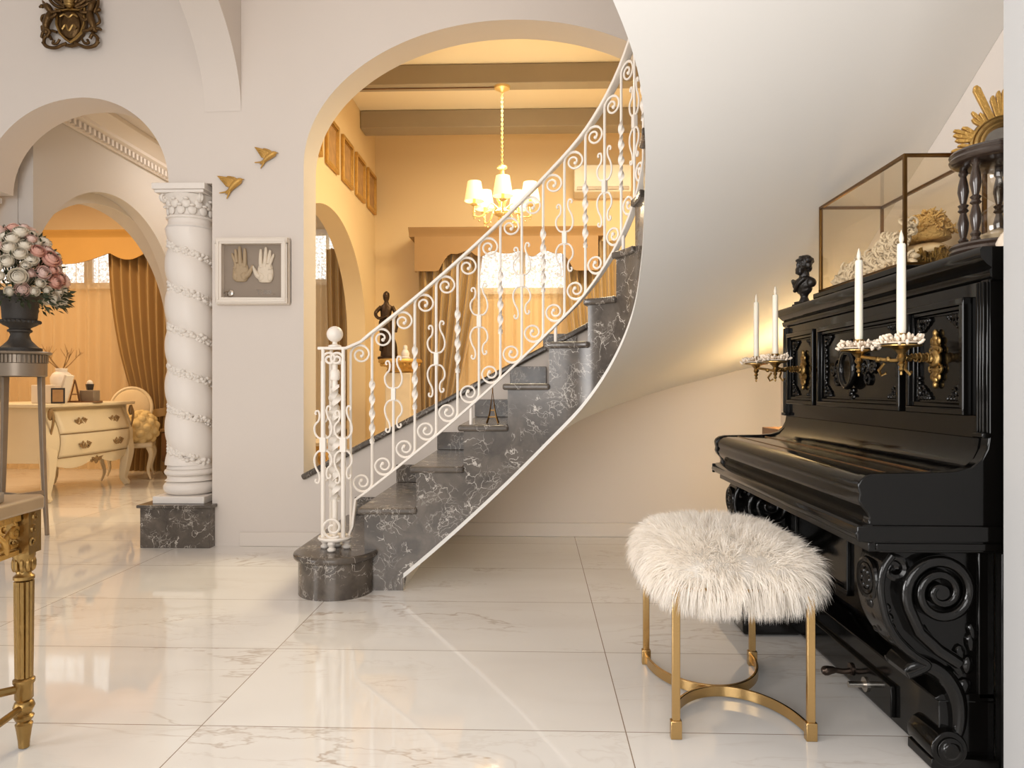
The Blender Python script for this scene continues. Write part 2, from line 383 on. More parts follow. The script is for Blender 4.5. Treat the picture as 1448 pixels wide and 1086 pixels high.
# wall under the sloping sill
sill = lambda x: .40+.53*(x+1.394)
def ux(x): return 2+(x+.83)*4.57
mb = MB(); xs = [-1.394+i*.08 for i in range(37)]
low = lambda x: 0. if x < -.86 else (max(0, .195*ux(x)-.27) if x < .2 else sill(x)-.28)
for a, b in zip(xs[:-1], xs[1:]):
    la, lb = low(a), low(b)
    mb.add([(a, YW, la), (b, YW, lb), (b, YW, sill(b)), (a, YW, sill(a)), (a, YB, la), (b, YB, lb), (b, YB, sill(b)), (a, YB, sill(a))],
           [(0, 1, 2, 3), (5, 4, 7, 6), (3, 2, 6, 7), (1, 0, 4, 5)])
struct('wall_under_sill', mb, 'paint')
struct('trim_1', MB().strip([(-1.40, (YW+YB)/2-.012, sill(-1.40)+.018), (1.112, (YW+YB)/2-.012, sill(1.112)+.018)], (0, 1, 0), .272, .036), 'marble', bevel=.012)
mb = MB()
rtop = lambda x: max(.6, sill(x)-.16) if x > .2 else max(.02, .195*ux(x)-.28)
rxs = [-.95+2.51*i/30 for i in range(31)]
mb.prism([(-.95, 0), (1.56, 0)]+[(x, max(.30, min(rtop(x), sill(x)-.12))) for x in reversed(rxs)], lambda a, b, t: (a, t, b), YR, YR+.08)
struct('wall_stair_recess', mb, 'paint')
struct('wall_recess_return', MB().box(-.95, -.86, YB+.001, YR-.001, 0, .3), 'paint')
struct('wall_right', MB().box(1.56, 1.76, 1.2, YR+.08, 0, 3.95), 'paint')
struct('wall_pier_right', MB().box(1.137, 1.559, .9, 1.79, 0, 3.9), 'pier')
struct('baseboard_left', MB().box(-1.78, -.95, YW-.014, YW-.001, 0, .085), 'trim', bevel=.004)
struct('baseboard_recess', MB().box(-.84, 1.555, YR-.014, YR-.001, 0, .088), 'trim', bevel=.004)
struct('baseboard_right', MB().box(1.545, 1.559, 3.36, YR-.016, 0, .088), 'trim', bevel=.004)

# passage behind the arcade, with a stepped arch to the warm sitting room
XL = -3.3
inner = arch(4.56, 6.86, 1.40, 1.0, 44)
archwall('wall_passage', [q for q in inner if q[0] > 4.62]+[(6.86, 0), (YF, 0)], 3.3, XL-.26, XL-.10, 'grey_paint', axis='Y')
outer = arch(4.545, 6.62, 1.40, 1.06, 44)
archwall('wall_passage_face', [q for q in outer if q[0] > 4.62]+[(6.62, 0), (YF, 0)], 3.3, XL-.099, XL, 'grey_paint', axis='Y')
struct('ceiling_passage', MB().box(XL-.3, -2.051, YB, YF, 3.02, 3.1), 'paint')
mb = MB()
mb.prism([(0, 2.80), (.02, 2.80), (.03, 2.86), (.06, 2.885), (.06, 2.91), (.10, 2.95), (.14, 2.985), (.14, 3.018), (0, 3.018)], lambda a, b, t: (XL+.001+a, t, b), 4.545, YF-.02)
for i in range(64):
    y = 4.58+i*.057; mb.box(XL+.02, XL+.052, y, y+.028, 2.815, 2.86)
struct('trim_2', mb, 'trim')
# dining room shell
XD = -1.85
archwall('wall_dining_left', [(YB+.06, 0), (5.2, 0)]+arch(5.2, 7.8, 1.53, 1.05, 44)+[(7.8, 0), (YF, 0)], 3.95, XD-.20, XD, 'dining', axis='Y')
struct('wall_facade', MB().box(-8.2, -2.051, YF, YF+.15, 0, 3.95), 'warm_room')
struct('wall_dining_back', MB().box(-2.05, 2.9, YF, YF+.15, 0, 3.95), 'dining')
struct('wall_dining_right', MB().box(2.7, 2.9, YB, YF, 0, 3.95), 'dining')
struct('ceiling_dining', MB().box(-2.0, 2.9, YB, YF+.1, 3.88, 3.95), 'dining_ceiling')
struct('trim_3', MB().box(XD+.003, 2.697, 6.50, 6.66, 3.70, 3.878), 'beam', bevel=.008)
struct('trim_4', MB().box(XD+.003, 2.697, 7.56, 7.80, 3.69, 3.878), 'beam', bevel=.008)
struct('trim_5', MB().box(XD+.003, 2.697, 5.35, 5.51, 3.70, 3.878), 'beam', bevel=.008)
# sitting room shell
struct('wall_sitting_left', MB().box(-8.2, -8.0, YB, YF, 0, 3.3), 'warm_room')
struct('ceiling_sitting', MB().box(-8.2, XL-.262, YB, YF, 3.25, 3.3), 'warm_room')

# windows: bright lace panes in white frames, high in the window wall
def window(n, spans, z0, z1):
    x0 = min(a for a, b in spans); x1 = max(b for a, b in spans)
    fr = MB(); fr.box(x0-.06, x1+.06, YF-.06, YF-.002, z1, z1+.07); fr.box(x0-.06, x1+.06, YF-.06, YF-.002, z0-.07, z0)
    xs = [x0-.06]+[v for ab in sorted(spans) for v in ab]+[x1+.06]
    for i in range(0, len(xs), 2): fr.box(xs[i], xs[i+1], YF-.06, YF-.002, z0, z1)
    o = struct('window_%d' % n, fr, 'trim')
    for a, b in spans:
        p = MB().box(a, b, YF-.03, YF-.004, z0, z1).build('pane', 'window', o)
    return o
X8 = lambda px: pxY(px, 547, YF-.03).x
window(1, [(X8(-75), X8(-12)), (X8(2), X8(50)), (X8(60), X8(121)), (X8(133), X8(196))], 2.17, 2.72)
window(2, [(X8(672), X8(735)), (X8(743), X8(806))], 2.09, 2.62)
window(3, [(X8(432), X8(462)), (X8(466), X8(492))], 2.2, 2.7)

# ------------------------------------------------------------------ curtains
def sheer(label, x0, x1, y, z1, group=None, cat='curtain'):
    n = int((x1-x0)/.012)
    ph = random.random()*6
    def fn(u, v):
        x = x0+(x1-x0)*u; k = x*46+ph
        return (x, y+.040*math.sin(k)+.010*math.sin(2.3*k+1)+.012*math.sin(x*9), z1*(1-v)+.015*v)
    o = MB().grid(fn, n, 6).build('sheer_curtain', 'sheer', fix=False, ang=180); return tag(o, label, cat, group)
X81 = lambda px: pxY(px, 547, 8.1).x
sheer('pale sheer curtain behind the bouquet, hanging under the sitting room window', X81(-130), X81(215), 8.160, 2.58)
sheer('pale sheer curtain between the dining room drapes', X81(630), X81(850), 8.160, 2.58)
sheer('narrow sheer curtain seen through the small arch in the dining room wall', X81(432), X81(500), 8.14, 2.7)

def drape(label, xa, xb, ztop, xt0, xt1, zt, xe0, xe1, y, m='drape', nf=7, amp=.045, tie=True):
    def fn(u, v):
        z = ztop*(1-v)+.012*v
        if z > zt:
            k = (ztop-z)/(ztop-zt); q = k**1.8*(.55+.45*k); a = xa+(xt0-xa)*q; b = xb+(xt1-xb)*k**1.3
        else:
            k = (zt-z)/zt; q = 1-(1-k)**2; a = xt0+(xe0-xt0)*q; b = xt1+(xe1-xt1)*q
        x = a+(b-a)*u; k2 = 2*PI*nf*u; w = (b-a)/max(.01, (xb-xa))
        return (x, y+amp*math.sin(k2)*min(1, .45+w*.55)+.4*amp*math.sin(2*k2+.8), z)
    o = thing('drape', label, 'curtain')
    MB().grid(fn, nf*14, 40).build('cloth', m, o, fix=False, ang=180)
    if tie:
        mb = MB(); cx_ = (xt0+xt1)/2; hw = abs(xt1-xt0)/2+.03
        pts = [(cx_+hw*math.cos(a), y+(amp+.05)*math.sin(a), zt+.03*math.cos(a)) for a in [2*PI*i/24 for i in range(24)]]
        mb.strip(pts, (0, 0, 1), .09, .012, closed=True); mb.build('tie_band', m, o)
    return o
P8 = lambda px, py: pxY(px, py, 8.0)
drape('gold drape tied back at the right side of the sitting room window', P8(152, 0).x, P8(240, 0).x, 2.58, P8(196, 0).x, P8(236, 0).x, P8(0, 585).z, P8(180, 0).x, P8(232, 0).x, 8.0)
drape('brown gold drape at the left side of the dining room window, above the stair foot', P8(592, 0).x, P8(684, 0).x, 2.58, P8(596, 0).x, P8(640, 0).x, P8(0, 590).z, P8(588, 0).x, P8(640, 0).x, 8.0, m='drape')
drape('brown gold drape at the right side of the dining room window, behind the stair bend', P8(795, 0).x, P8(872, 0).x, 2.58, P8(830, 0).x, P8(880, 0).x, P8(0, 590).z, P8(828, 0).x, P8(885, 0).x, 8.0, m='drape')
drape('narrow brown drape seen through the small arch in the dining room wall', P8(462, 0).x, P8(502, 0).x, 2.5, P8(474, 0).x, P8(505, 0).x, P8(0, 600).z, P8(470, 0).x, P8(508, 0).x, 7.985, nf=4, amp=.03)

def valance(label, x0, x1, ztop, zc, edge, m, mm):
    o = thing('curtain_valance', label, 'valance'); n = 60
    mb = MB()
    for i in range(n):
        a = x0+(x1-x0)*i/n; b = x0+(x1-x0)*(i+1)/n
        za, zb_ = edge((i)/n), edge((i+1)/n)
        mb.add([(a, 7.86, za), (b, 7.86, zb_), (b, 7.86, zc), (a, 7.86, zc), (a, 7.875, za), (b, 7.875, zb_), (b, 7.875, zc), (a, 7.875, zc)], [(0, 1, 2, 3), (5, 4, 7, 6), (0, 4, 5, 1)])
    for x in (x0, x1-.015): mb.box(x, x+.015, 7.876, 7.93, edge(0), zc)
    mb.build('pelmet_cloth', m, o)
    q = MB(); prf = [(0, zc), (-.02, zc), (-.03, zc+(ztop-zc)*.35), (-.07, zc+(ztop-zc)*.7), (-.085, ztop), (.4, ztop), (.4, zc)]
    q.prism(prf, lambda a, b, t: (t, 7.88+a*.9, b), x0-.06, x1+.06); q.build('pelmet_cornice', mm, o)
    return o
zz = lambda py: pxY(700, py, 7.86).z
def edge1(t):
    px = -90+t*(238+90)
    if px > 206: return zz(362+(px-206)*1.1)
    if px > 155: return zz(354+10*math.sin((px-155)/51*PI))
    return zz(354+16*abs(math.sin((px-155)/125*PI)))
valance('golden scalloped curtain valance with moulded top in the sitting room', pxY(-90, 0, 7.86).x, pxY(238, 0, 7.86).x, zz(322), zz(332), edge1, 'valance', 'valance')
def edge2(t):
    px = 586+t*(846-586); q = min(px-586, 846-px)
    if q < 34: return zz(383)
    if q < 54: return zz(383-25*math.sin((q-34)/20*PI/2))
    return zz(358+5*math.sin((q-54)/76*PI)*math.cos((q-54)*.16))
valance('brown curtain valance with moulded top above the dining room window', pxY(586, 0, 7.86).x, pxY(846, 0, 7.86).x, zz(322), zz(334), edge2, 'valance_brown', 'valance_brown')
# ------------------------------------------------------------------ staircase
RISE = .195
CP = {1: (-.97, 3.40), 2: (-.72, 3.40), 3: (-.475, 3.40), 4: (-.25, 3.40), 5: (-.04, 3.40), 6: (.155, 3.39), 7: (.335, 3.335), 8: (.455, 3.225), 9: (.52, 3.08),
      10: (.53, 2.92), 11: (.516, 2.77), 12: (.489, 2.60), 13: (.429, 2.43), 14: (.297, 2.26), 15: (.13, 2.13), 16: (-.06, 2.05), 17: (-.26, 2.03)}
DA = {1: 0, 2: 0, 3: 0, 4: 0, 5: 0, 6: 4, 7: 16, 8: 34, 9: 48, 10: 55.5, 11: 62.5, 12: 71, 13: 80, 14: 88, 15: 96, 16: 104, 17: 110}
def cr(tab, u):
    k = max(1, min(16, int(math.floor(u)))); t = u-k
    g = lambda i: tab[max(1, min(17, i))]
    def f(a, b, c, d): return .5*((2*b)+(c-a)*t+(2*a-5*b+4*c-d)*t*t+(3*b-a-3*c+d)*t**3)
    A, B, C_, D = g(k-1), g(k), g(k+1), g(k+2)
    if isinstance(B, tuple): return tuple(f(A[i], B[i], C_[i], D[i]) for i in range(len(B)))
    return f(A, B, C_, D)
def Cw(u): return Vector(cw(*cr(CP, u)))
def Dir(u):
    a = math.radians(cr(DA, u)); return Vector((math.sin(a), math.cos(a)))
def Ow(u, ymax=4.6385, xmax=1.5592):
    c, d = Cw(u), Dir(u); t = 9
    if d.y > 1e-6: t = min(t, (ymax-c.y)/d.y)
    if d.x > 1e-6: t = min(t, (xmax-c.x)/d.x)
    if d.y < -1e-6: t = min(t, (1.80-c.y)/d.y)
    return c+d*t
def zsof(u): return max(.0, RISE*u-.495)
U0, U1 = 2.85, 16.4

stair = thing('staircase', 'curved staircase of dark veined marble with a smooth pale underside', 'staircase')
# plastered underside
mb = MB(); us = [U0+(U1-U0)*i/150 for i in range(151)]; nr = 10
def sof(i, j):
    u = us[i]; c, o_ = Cw(u)-Dir(u)*.010, Ow(u); p = c.lerp(o_, j/nr); return (p.x, p.y, zsof(u))
vs = [sof(i, j) for i in range(151) for j in range(nr+1)]
fs = [(i*(nr+1)+j, (i+1)*(nr+1)+j, (i+1)*(nr+1)+j+1, i*(nr+1)+j+1) for i in range(150) for j in range(nr)]
n0 = len(vs)
for i in range(151):
    a = vs[i*(nr+1)]; vs.append((a[0], a[1], a[2]+.022)); b = Cw(us[i])+Dir(us[i])*.03; vs.append((b.x, b.y, a[2]+.022))
for i in range(150):
    fs.append((i*(nr+1), (i+1)*(nr+1), n0+2*(i+1), n0+2*i)); fs.append((n0+2*i, n0+2*i+2, n0+2*i+3, n0+2*i+1))
e = [vs[j] for j in range(nr+1)]; k0 = len(vs)
for p in e: vs.append((p[0], p[1], 0.))
fs += [(j, j+1, k0+j+1, k0+j) for j in range(nr)]
mb.add(vs, fs); mb.build('underside', 'soffit', stair, ang=50, fix=False)
# inner stringer panel
mb = MB(); step = .05; u = 2.1
while u < 16.05:
    u2 = u+step; k = int(math.floor(u-.1+1e-6)); zt = RISE*k-.03
    b0, b1 = (zsof(u)+.02 if u > U0 else 0), (zsof(u2)+.02 if u2 > U0 else 0)
    P = []
    for uu, zb in ((u, b0), (u2, b1)):
        c = Cw(uu); d = Dir(uu)*.03
        P += [(c.x, c.y, zb), (c.x, c.y, zt), (c.x+d.x, c.y+d.y, zb), (c.x+d.x, c.y+d.y, zt)]
    mb.add(P, [(0, 4, 5, 1), (2, 3, 7, 6), (1, 5, 7, 3)]); u = u2
mb.build('stringer_panel', 'marble', stair, ang=25)
# risers and treads
for k in range(2, 17):
    uu = k+.1; a, b = Cw(uu)+Dir(uu)*.028, Ow(uu, 4.294, 1.552); t = (Cw(uu+.1)-Cw(uu)).normalized()*.02
    mb = MB(); P = [a, b, b+t, a+t]
    mb.add([(p.x, p.y, RISE*(k-1)) for p in P]+[(p.x, p.y, RISE*k-.03) for p in P], [(3, 2, 1, 0), (4, 5, 6, 7), (0, 1, 5, 4), (1, 2, 6, 5), (2, 3, 7, 6), (3, 0, 4, 7)])
    mb.build('riser', 'marble', stair)
for k in range(2, 16):
    n = 12; us_ = [k-.02+1.14*i/n for i in range(n+1)]
    I = [Cw(q)-Dir(q)*.022 for q in us_]; O = [Ow(q, 4.294, 1.552) for q in us_]
    poly = [(p.x, p.y) for p in I]+[(p.x, p.y) for p in reversed(O)]
    MB().prism(poly, lambda a, b, t: (a, b, t), RISE*k-.03, RISE*k).build('tread', 'marble', stair, bevel=.011, seg=3)
# rounded starting step
cx0, d0, rr = -.828, 3.396, .172
def bull(off):
    P = []
    for i in range(25):
        a = PI+PI*i/24; P.append(cw(cx0+(rr+off)*math.cos(a), d0+(rr+off)*math.sin(a)))
    xr, xl = P[-1][0], P[0][0]
    return P+[(xr, 4.294), (xl, 4.294)]
MB().prism(bull(0), lambda a, b, t: (a, b, t), 0, RISE-.032).build('starting_step', 'marble', stair, ang=30)
MB().prism(bull(.022), lambda a, b, t: (a, b, t), RISE-.032, RISE).build('starting_tread', 'marble', stair, bevel=.012, seg=3, ang=30)
for k in range(1, 7):
    x0, x1 = Cw(k).x+.0, Cw(k+1).x+.02
    MB().box(x0, x1, 4.280, 4.2945, RISE*k+.001, RISE*k+.105).build('skirting_tile', 'marble', stair, bevel=.002)

# ------------------------------------------------------------------ white iron railing
rail = thing('stair_railing', 'white wrought iron railing with scrolls and lyres climbing the marble stairs', 'railing')
NS = 1500; tab = []; acc = 0.; prev = None
for i in range(NS+1):
    u = 1.6+(15.4-1.6)*i/NS; p = Cw(u)+Dir(u)*.03
    if prev is not None: acc += (p-prev).length
    tab.append((acc, u, p)); prev = p
def S(s):
    lo, hi = 0, NS
    while hi-lo > 1:
        m_ = (lo+hi)//2
        if tab[m_][0] <= s: lo = m_
        else: hi = m_
    a, b = tab[lo], tab[lo+1]; t = (s-a[0])/max(1e-9, b[0]-a[0])
    return a[1]+(b[1]-a[1])*t, a[2].lerp(b[2], t)
def s_of_u(u):
    return min(tab, key=lambda q: abs(q[1]-u))[0]
def RP(s, z): p = S(s)[1]; return Vector((p.x, p.y, z))
def zh(s): return RISE*S(s)[0]+.785
def zl(s): return RISE*S(s)[0]+.050-.022*min(1, max(0, (S(s)[0]-3)/4))
nw = Vector(cw(-.835, 3.40)); NZ = 1.141
sA = s_of_u(2.0); SEND = s_of_u(15.2)
pts = []; s = sA-.0
pts = [Vector((nw.x-.078, nw.y, NZ)), Vector((nw.x, nw.y, NZ)), Vector((nw.x+.05, nw.y, NZ))]
while s < SEND: pts.append(RP(s, zh(s))); s += .04
def wrail(i): return (0, 1, 0)
def rail_w(P):
    def f(i):
        a, b = P[max(0, i-1)], P[min(len(P)-1, i+1)]; t = b-a; n = Vector((t.y, -t.x, 0))
        return n if n.length > 1e-6 else (0, 1, 0)
    return f
MB().strip(pts, rail_w(pts), .042, .014).build('handrail', 'iron', rail, bevel=.004)
sB = s_of_u(2.05); sV = s_of_u(1.93); low_pts = [RP(sV-.05, .245), RP(sV-.035, .262), RP(sV-.02, .30), RP(sV-.014, .36), RP(sV-.006, .425)]; s = sB+.02
while s < SEND: low_pts.append(RP(s, zl(s))); s += .04
MB().strip(low_pts, rail_w(low_pts), .03, .012).build('bottom_rail', 'iron', rail, bevel=.003)
def sq_bar(mb, p0, p1, r=.0066): mb.tube([p0, p1], r, 6)
def twist(mb, p0, p1, r=.0125, turns=4.5, n=64):
    p0, p1 = Vector(p0), Vector(p1); vs = []; fs = []
    for i in range(n+1):
        p = p0.lerp(p1, i/n); a = turns*2*PI*i/n/1.; w = 1 if 2 < i < n-2 else .75
        for k in range(4):
            q = a/2+PI/2*k; e_ = r*w*(1.15 if k % 2 == 0 else .62); vs.append(p+Vector((math.cos(q)*e_, math.sin(q)*e_, 0)))
    for i in range(n):
        for k in range(4): l = (k+1) % 4; fs.append((i*4+k, i*4+l, i*4+4+l, i*4+4+k))
    mb.add(vs, fs)
LY = [(0, .028), (.022, .032), (.037, .052), (.041, .078), (.034, .108), (.021, .134), (.0165, .158), (.021, .177), (.031, .179), (.036, .170), (.032, .161)]
def lyre(mb, fn):
    for sg in (1, -1):
        for fl in (1, -1):
            drop = 0 if sg*fl > 0 else -.022
            P = catmull([fn(sg*a, fl*(b+(drop if b > .12 else drop*.5 if b > .09 else 0))) for a, b in LY], 5)
            mb.tube(P, .0047, 6)
pitch = .1017; s0 = s_of_u(2.216); i = 0; s = s0
while s < SEND-.12:
    top, bot = zh(s)-.004, zl(s)+.004; R = .046
    mb = MB(); fn = lambda a, b, s=s: RP(s+a, b)
    cz = zh(s)-.026; cz2 = zl(s)+.024
    P = [fn(0, cz2+.0), fn(0, cz)]
    sq_bar(mb, P[0], P[1])
    sp = spiral2(R, cz, R, R*.9, PI, -.5, 14)+spiral2(R, cz, R*.9, .010, 0, -1.15, 34, .85)[1:]
    mb.tube([fn(a, b) for a, b in sp], [.0062]*10+[.0050]*(len(sp)-10), 6)
    mb.sphere(fn(*sp[-1]), .009, 8, 6)
    sp = spiral2(-R, cz2, R, R*.9, 0, -.5, 14)+spiral2(-R, cz2, R*.9, .010, PI, -1.15, 34, .85)[1:]
    mb.tube([fn(a, b) for a, b in sp], [.0062]*10+[.0050]*(len(sp)-10), 6)
    mb.sphere(fn(*sp[-1]), .009, 8, 6)
    mid = (zh(s)+zl(s))/2-.005
    if i % 2 == 0: twist(mb, fn(0, mid-.155), fn(0, mid+.155))
    o = mb.build('baluster', 'iron', rail)
    if i % 2 == 1:
        l = MB(); lyre(l, lambda a, b: fn(a, mid+b)); l.build('lyre_ornament', 'iron', o)
        q = MB(); t = (RP(s+.01, 0)-RP(s-.01, 0)); q.obox(fn(0, mid), (t, Vector((t.y, -t.x, 0)), (0, 0, 1)), (.011, .011, .03)); q.build('collar', 'iron', o, bevel=.003)
    i += 1; s += pitch
s = s0-pitch; cz = zh(s)-.026; R = .046; mb = MB()      # scroll between the newel and the first baluster
sp = spiral2(R, cz, R, R*.9, PI, -.5, 14)+spiral2(R, cz, R*.9, .010, 0, -1.15, 34, .85)[1:]
mb.tube([RP(s, .268), RP(s, cz)], .0062, 6); mb.tube([RP(s+a, b) for a, b in sp], [.0062]*10+[.0050]*(len(sp)-10), 6); mb.sphere(RP(s+sp[-1][0], sp[-1][1]), .009, 8, 6)
mb.build('end_scroll', 'iron', rail)
for k in (4, 6, 8):                   # short posts between the bottom rail and the treads
    sk = s_of_u(k+.25); MB().tube([RP(sk, RISE*k+.0006), RP(sk, max(zl(sk), RISE*k+.05))], .008, 8).build('rail_foot', 'iron', rail)
# newel cage
newel = MB()
zp = RISE+.055
newel.lathe([(.0, zp-.008), (.074, zp-.008), (.079, zp), (.074, zp+.008), (.03, zp+.008), (0, zp+.008)], (nw.x, nw.y, 0), 32)
for a in (-90, 20, 160, 90):
    q = math.radians(a); c = (nw.x+.056*math.cos(q), nw.y+.056*math.sin(q), RISE+.0006)
    newel.lathe([(.014, 0), (.020, .006), (.020, .013), (.011, .02), (.017, .029), (.020, .037), (.014, .046), (.014, .048)], c, 14)
no = newel.build('newel_base', 'iron', rail)
core = MB(); core.tube([(nw.x, nw.y, zp), (nw.x, nw.y, NZ-.02)], .0135, 12)
twist(core, (nw.x, nw.y, zp+.17), (nw.x, nw.y, NZ-.17), r=.026, turns=8, n=150)
core.lathe([(.02, NZ-.15), (.024, NZ-.14), (.024, NZ-.11), (.018, NZ-.1)], (nw.x, nw.y, 0), 16)
core.build('newel_post', 'iron', rail)
fin = MB(); fin.lathe([(.03, NZ+.006), (.03, NZ+.014), (.012, NZ+.02), (.011, NZ+.03)]+[(.038*math.sin(t), NZ+.067-.038*math.cos(t)) for t in [PI*(.12+.88*i/16) for i in range(17)]], (nw.x, nw.y, 0), 24); fin.build('ball_finial', 'iron', rail)
for a in (-35, 215, 60, 120):
    q = math.radians(a); bx, by = nw.x+.058*math.cos(q), nw.y+.05*math.sin(q)
    mb = MB(); mb.tube([(bx, by, zp), (bx, by, NZ-.06)], .0105, 10)
    sg = -1 if math.cos(q) > 0 else 1
    sp = spiral2(sg*.03, NZ-.05, .03, .026, PI if sg > 0 else 0, -.5*sg, 12)+spiral2(sg*.03, NZ-.05, .026, .007, 0 if sg > 0 else PI, -.9*sg, 22)[1:]
    mb.tube([(bx+a_, by, b_) for a_, b_ in sp], .0055, 6)
    mb.tube([(bx, by, NZ-.06), (bx, by, NZ-.004)], .0085, 8)
    mb.obox((bx, by, zp+.44), ((1, 0, 0), (0, 1, 0), (0, 0, 1)), (.0135, .0135, .034))
    o = mb.build('newel_rod', 'iron', rail)
    l = MB(); lyre(l, lambda a_, b_: (bx+a_, by, zp+.44+b_)); l.build('lyre_ornament', 'iron', o)
sp = spiral2(nw.x+.008, zp+.058, .048, .046, -PI*.30, -.28, 10)+spiral2(nw.x+.008, zp+.058, .046, .009, -PI*.86, -1.35, 36)[1:]
MB().tube([(a_, nw.y-.062, b_) for a_, b_ in sp], .006, 6).build('foot_scroll', 'iron', rail)
# ------------------------------------------------------------------ piano
YN, YP = 1.83, 3.285; XB = 1.50
piano = thing('upright_piano', 'old black carved upright piano with closed lid and brass candle brackets', 'piano')
xz = lambda a, b, t: (a, t, b)
front = [(.84, .571), (.822, .574), (.806, .584), (.806, .602), (.82, .615), (.832, .62), (.834, .632), (.828, .645), (.815, .660), (.808, .676), (.811, .692), (.808, .70), (.806, .715), (.812, .728), (.826, .738), (.848, .743)]
back = [(1.0, .746), (1.05, .749), (1.085, .759), (1.11, .78), (1.123, .805), (1.127, .831)]
cheek = [(XB, .545), (.86, .545)]+front+back+[(1.127, 1.25), (XB, 1.25)]
for y0, y1 in ((YN, YN+.035), (YP-.035, YP)):
    MB().prism(cheek, xz, y0, y1).build('side_panel', 'black', piano, bevel=.004)
lid = [(1.2, .58), (.852, .58)]+[(x+.006, z-.004) for x, z in front[1:]]+[(1.0, .737), (1.05, .741), (1.083, .752), (1.107, .774), (1.119, .80), (1.124, .829), (1.2, .829)]
MB().prism(lid, xz, YN+.0352, YP-.0352).build('key_lid', 'black', piano, ang=35)
mb = MB(); mb.tube([(.90, YN+.05, .7375), (.90, YP-.05, .7375)], .004, 6); mb.tube([(1.02, YN+.05, .7385), (1.02, YP-.05, .7385)], .0035, 6)
mb.build('lid_hinge', 'brass_dark', piano)
# moulded band under the keys, running round the near and far ends
bandp = [(.84, .571), (.815, .573), (.80, .582), (.797, .594), (.803, .608), (.818, .617), (.84, .619)]
mb = MB(); mb.prism(bandp, xz, YN-.008, YP+.008)
for y in (YN-.010, YP+.001): mb.box(.80, XB, y, y+.009, .574, .614)
mb.build('key_slip', 'black', piano, bevel=.003)
mb = MB(); mb.box(.832, 1.2, YN+.001, YP-.001, .548, .571); mb.box(.85, XB-.002, YN-.004, YN+.02, .552, .570)
mb.build('key_bed', 'black', piano, bevel=.002)
# upper case
XU = 1.13
MB().box(XU, XB, YN+.036, YP-.036, .83, 1.25).build('upper_panel', 'black', piano)
mb = MB(); mb.prism([(XU+.002, 1.225), (1.12, 1.232), (1.116, 1.248), (1.124, 1.254), (1.112, 1.262), (1.103, 1.272), (1.096, 1.28), (1.094, 1.298), (1.100, 1.306), (XB, 1.306), (XB, 1.225)], xz, YN-.018, YP+.018)
mb.build('top_lid', 'black', piano, ang=50)
for y0 in (YN-.001, YP-.036):
    mb = MB()
    for j in range(3): mb.box(1.113, 1.127, y0+.003+.0115*j, y0+.0105+.0115*j, .84, 1.222)
    mb.box(1.108, 1.13, y0-.003, y0+.04, .832, .846); mb.box(1.121, 1.129, y0, y0+.036, .84, 1.222)
    mb.build('pilaster', 'black', piano, bevel=.003)
def ring_frame(mb, x, y0, y1, z0, z1, w, d):
    for a, b, c, e in ((y0, y1, z0, z0+w), (y0, y1, z1-w, z1), (y0, y0+w, z0+w, z1-w), (y1-w, y1, z0+w, z1-w)): mb.box(x-d, x, a, b, c, e)
def leafy(mb, x, y, z, sy, sz, s=1.):
    # acanthus corner carving: fan of small lobes along both edges
    for k in range(5):
        r = (.011-.0014*k)*s
        mb.sphere((x-.004, y+sy*(.008+.013*k)*s, z+sz*.008*s), (.006, r, .007*s), 8, 5); mb.sphere((x-.004, y+sy*.008*s, z+sz*(.008+.013*k)*s), (.006, .007*s, r), 8, 5)
    for k in range(3):
        sp = spiral2(y+sy*(.022+.012*k)*s, z+sz*(.03-.009*k)*s, .012*s, .003*s, k, 1.1, 14)
        mb.tube([(x-.004, a, b) for a, b in sp], .0035*s, 5)
for y0, y1, big in ((2.92, 3.225, 0), (2.235, 2.88, 1), (1.905, 2.195, 0)):
    z0, z1 = .885, 1.193
    f = MB(); ring_frame(f, XU, y0, y1, z0, z1, .018, .024); ring_frame(f, XU, y0+.018, y1-.018, z0+.018, z1-.018, .011, .015); ring_frame(f, XU, y0+.029, y1-.029, z0+.029, z1-.029, .006, .006)
    o = f.build('panel_frame', 'black', piano, bevel=.004)
    for sy, yy in ((1, y0+.034), (-1, y1-.034)):
        for sz, zz_ in ((1, z0+.034), (-1, z1-.034)):
            c = MB(); leafy(c, XU, yy, zz_, sy, sz, 1.1); c.build('corner_carving', 'black_carved', o)
    if big:
        for yy, sy in ((y0+.04, 1), (y1-.04, -1)):
            c = MB()
            for k in range(9): c.sphere((XU-.003, yy+sy*.010*math.sin(k*.39), z0+.07+k*.021), (.006, .010, .011), 8, 5)
            c.build('side_carving', 'black_carved', o)
# oval medallion with carved scrolls on the middle panel
my, mz = 2.60, 1.022
mb = MB(); pts = [(XU-.022, my+.050*math.cos(a), mz+.060*math.sin(a)) for a in [2*PI*i/40 for i in range(40)]]
mb.tube(pts, .012, 10, closed=True); mb.lathe([(.055, 0), (.058, .012), (.05, .022)], (XU-.024, my, mz), 32, RY, squash=(1.05, .95))
mb.sphere((XU-.001, my, mz), (.008, .052, .056), 20, 8)
med = mb.build('medallion', 'black', piano)
for sy in (1, -1):
    c = MB()
    for r0, cy, cz, a0 in ((.034, .105, .012, 0), (.026, .125, -.034, 2), (.02, .09, .045, 1), (.02, .16, .0, 3)):
        sp = spiral2(my+sy*cy, mz+cz, r0, .006, a0, 1.4*sy, 22); c.tube([(XU-.005, a, b) for a, b in sp], .0065, 6)
    for k in range(5): c.sphere((XU-.005, my+sy*(.075+.024*k), mz+.008*math.sin(k*2)), (.007, .014, .011), 8, 5)
    c.build('scroll_carving', 'black_carved', med)
c = MB()
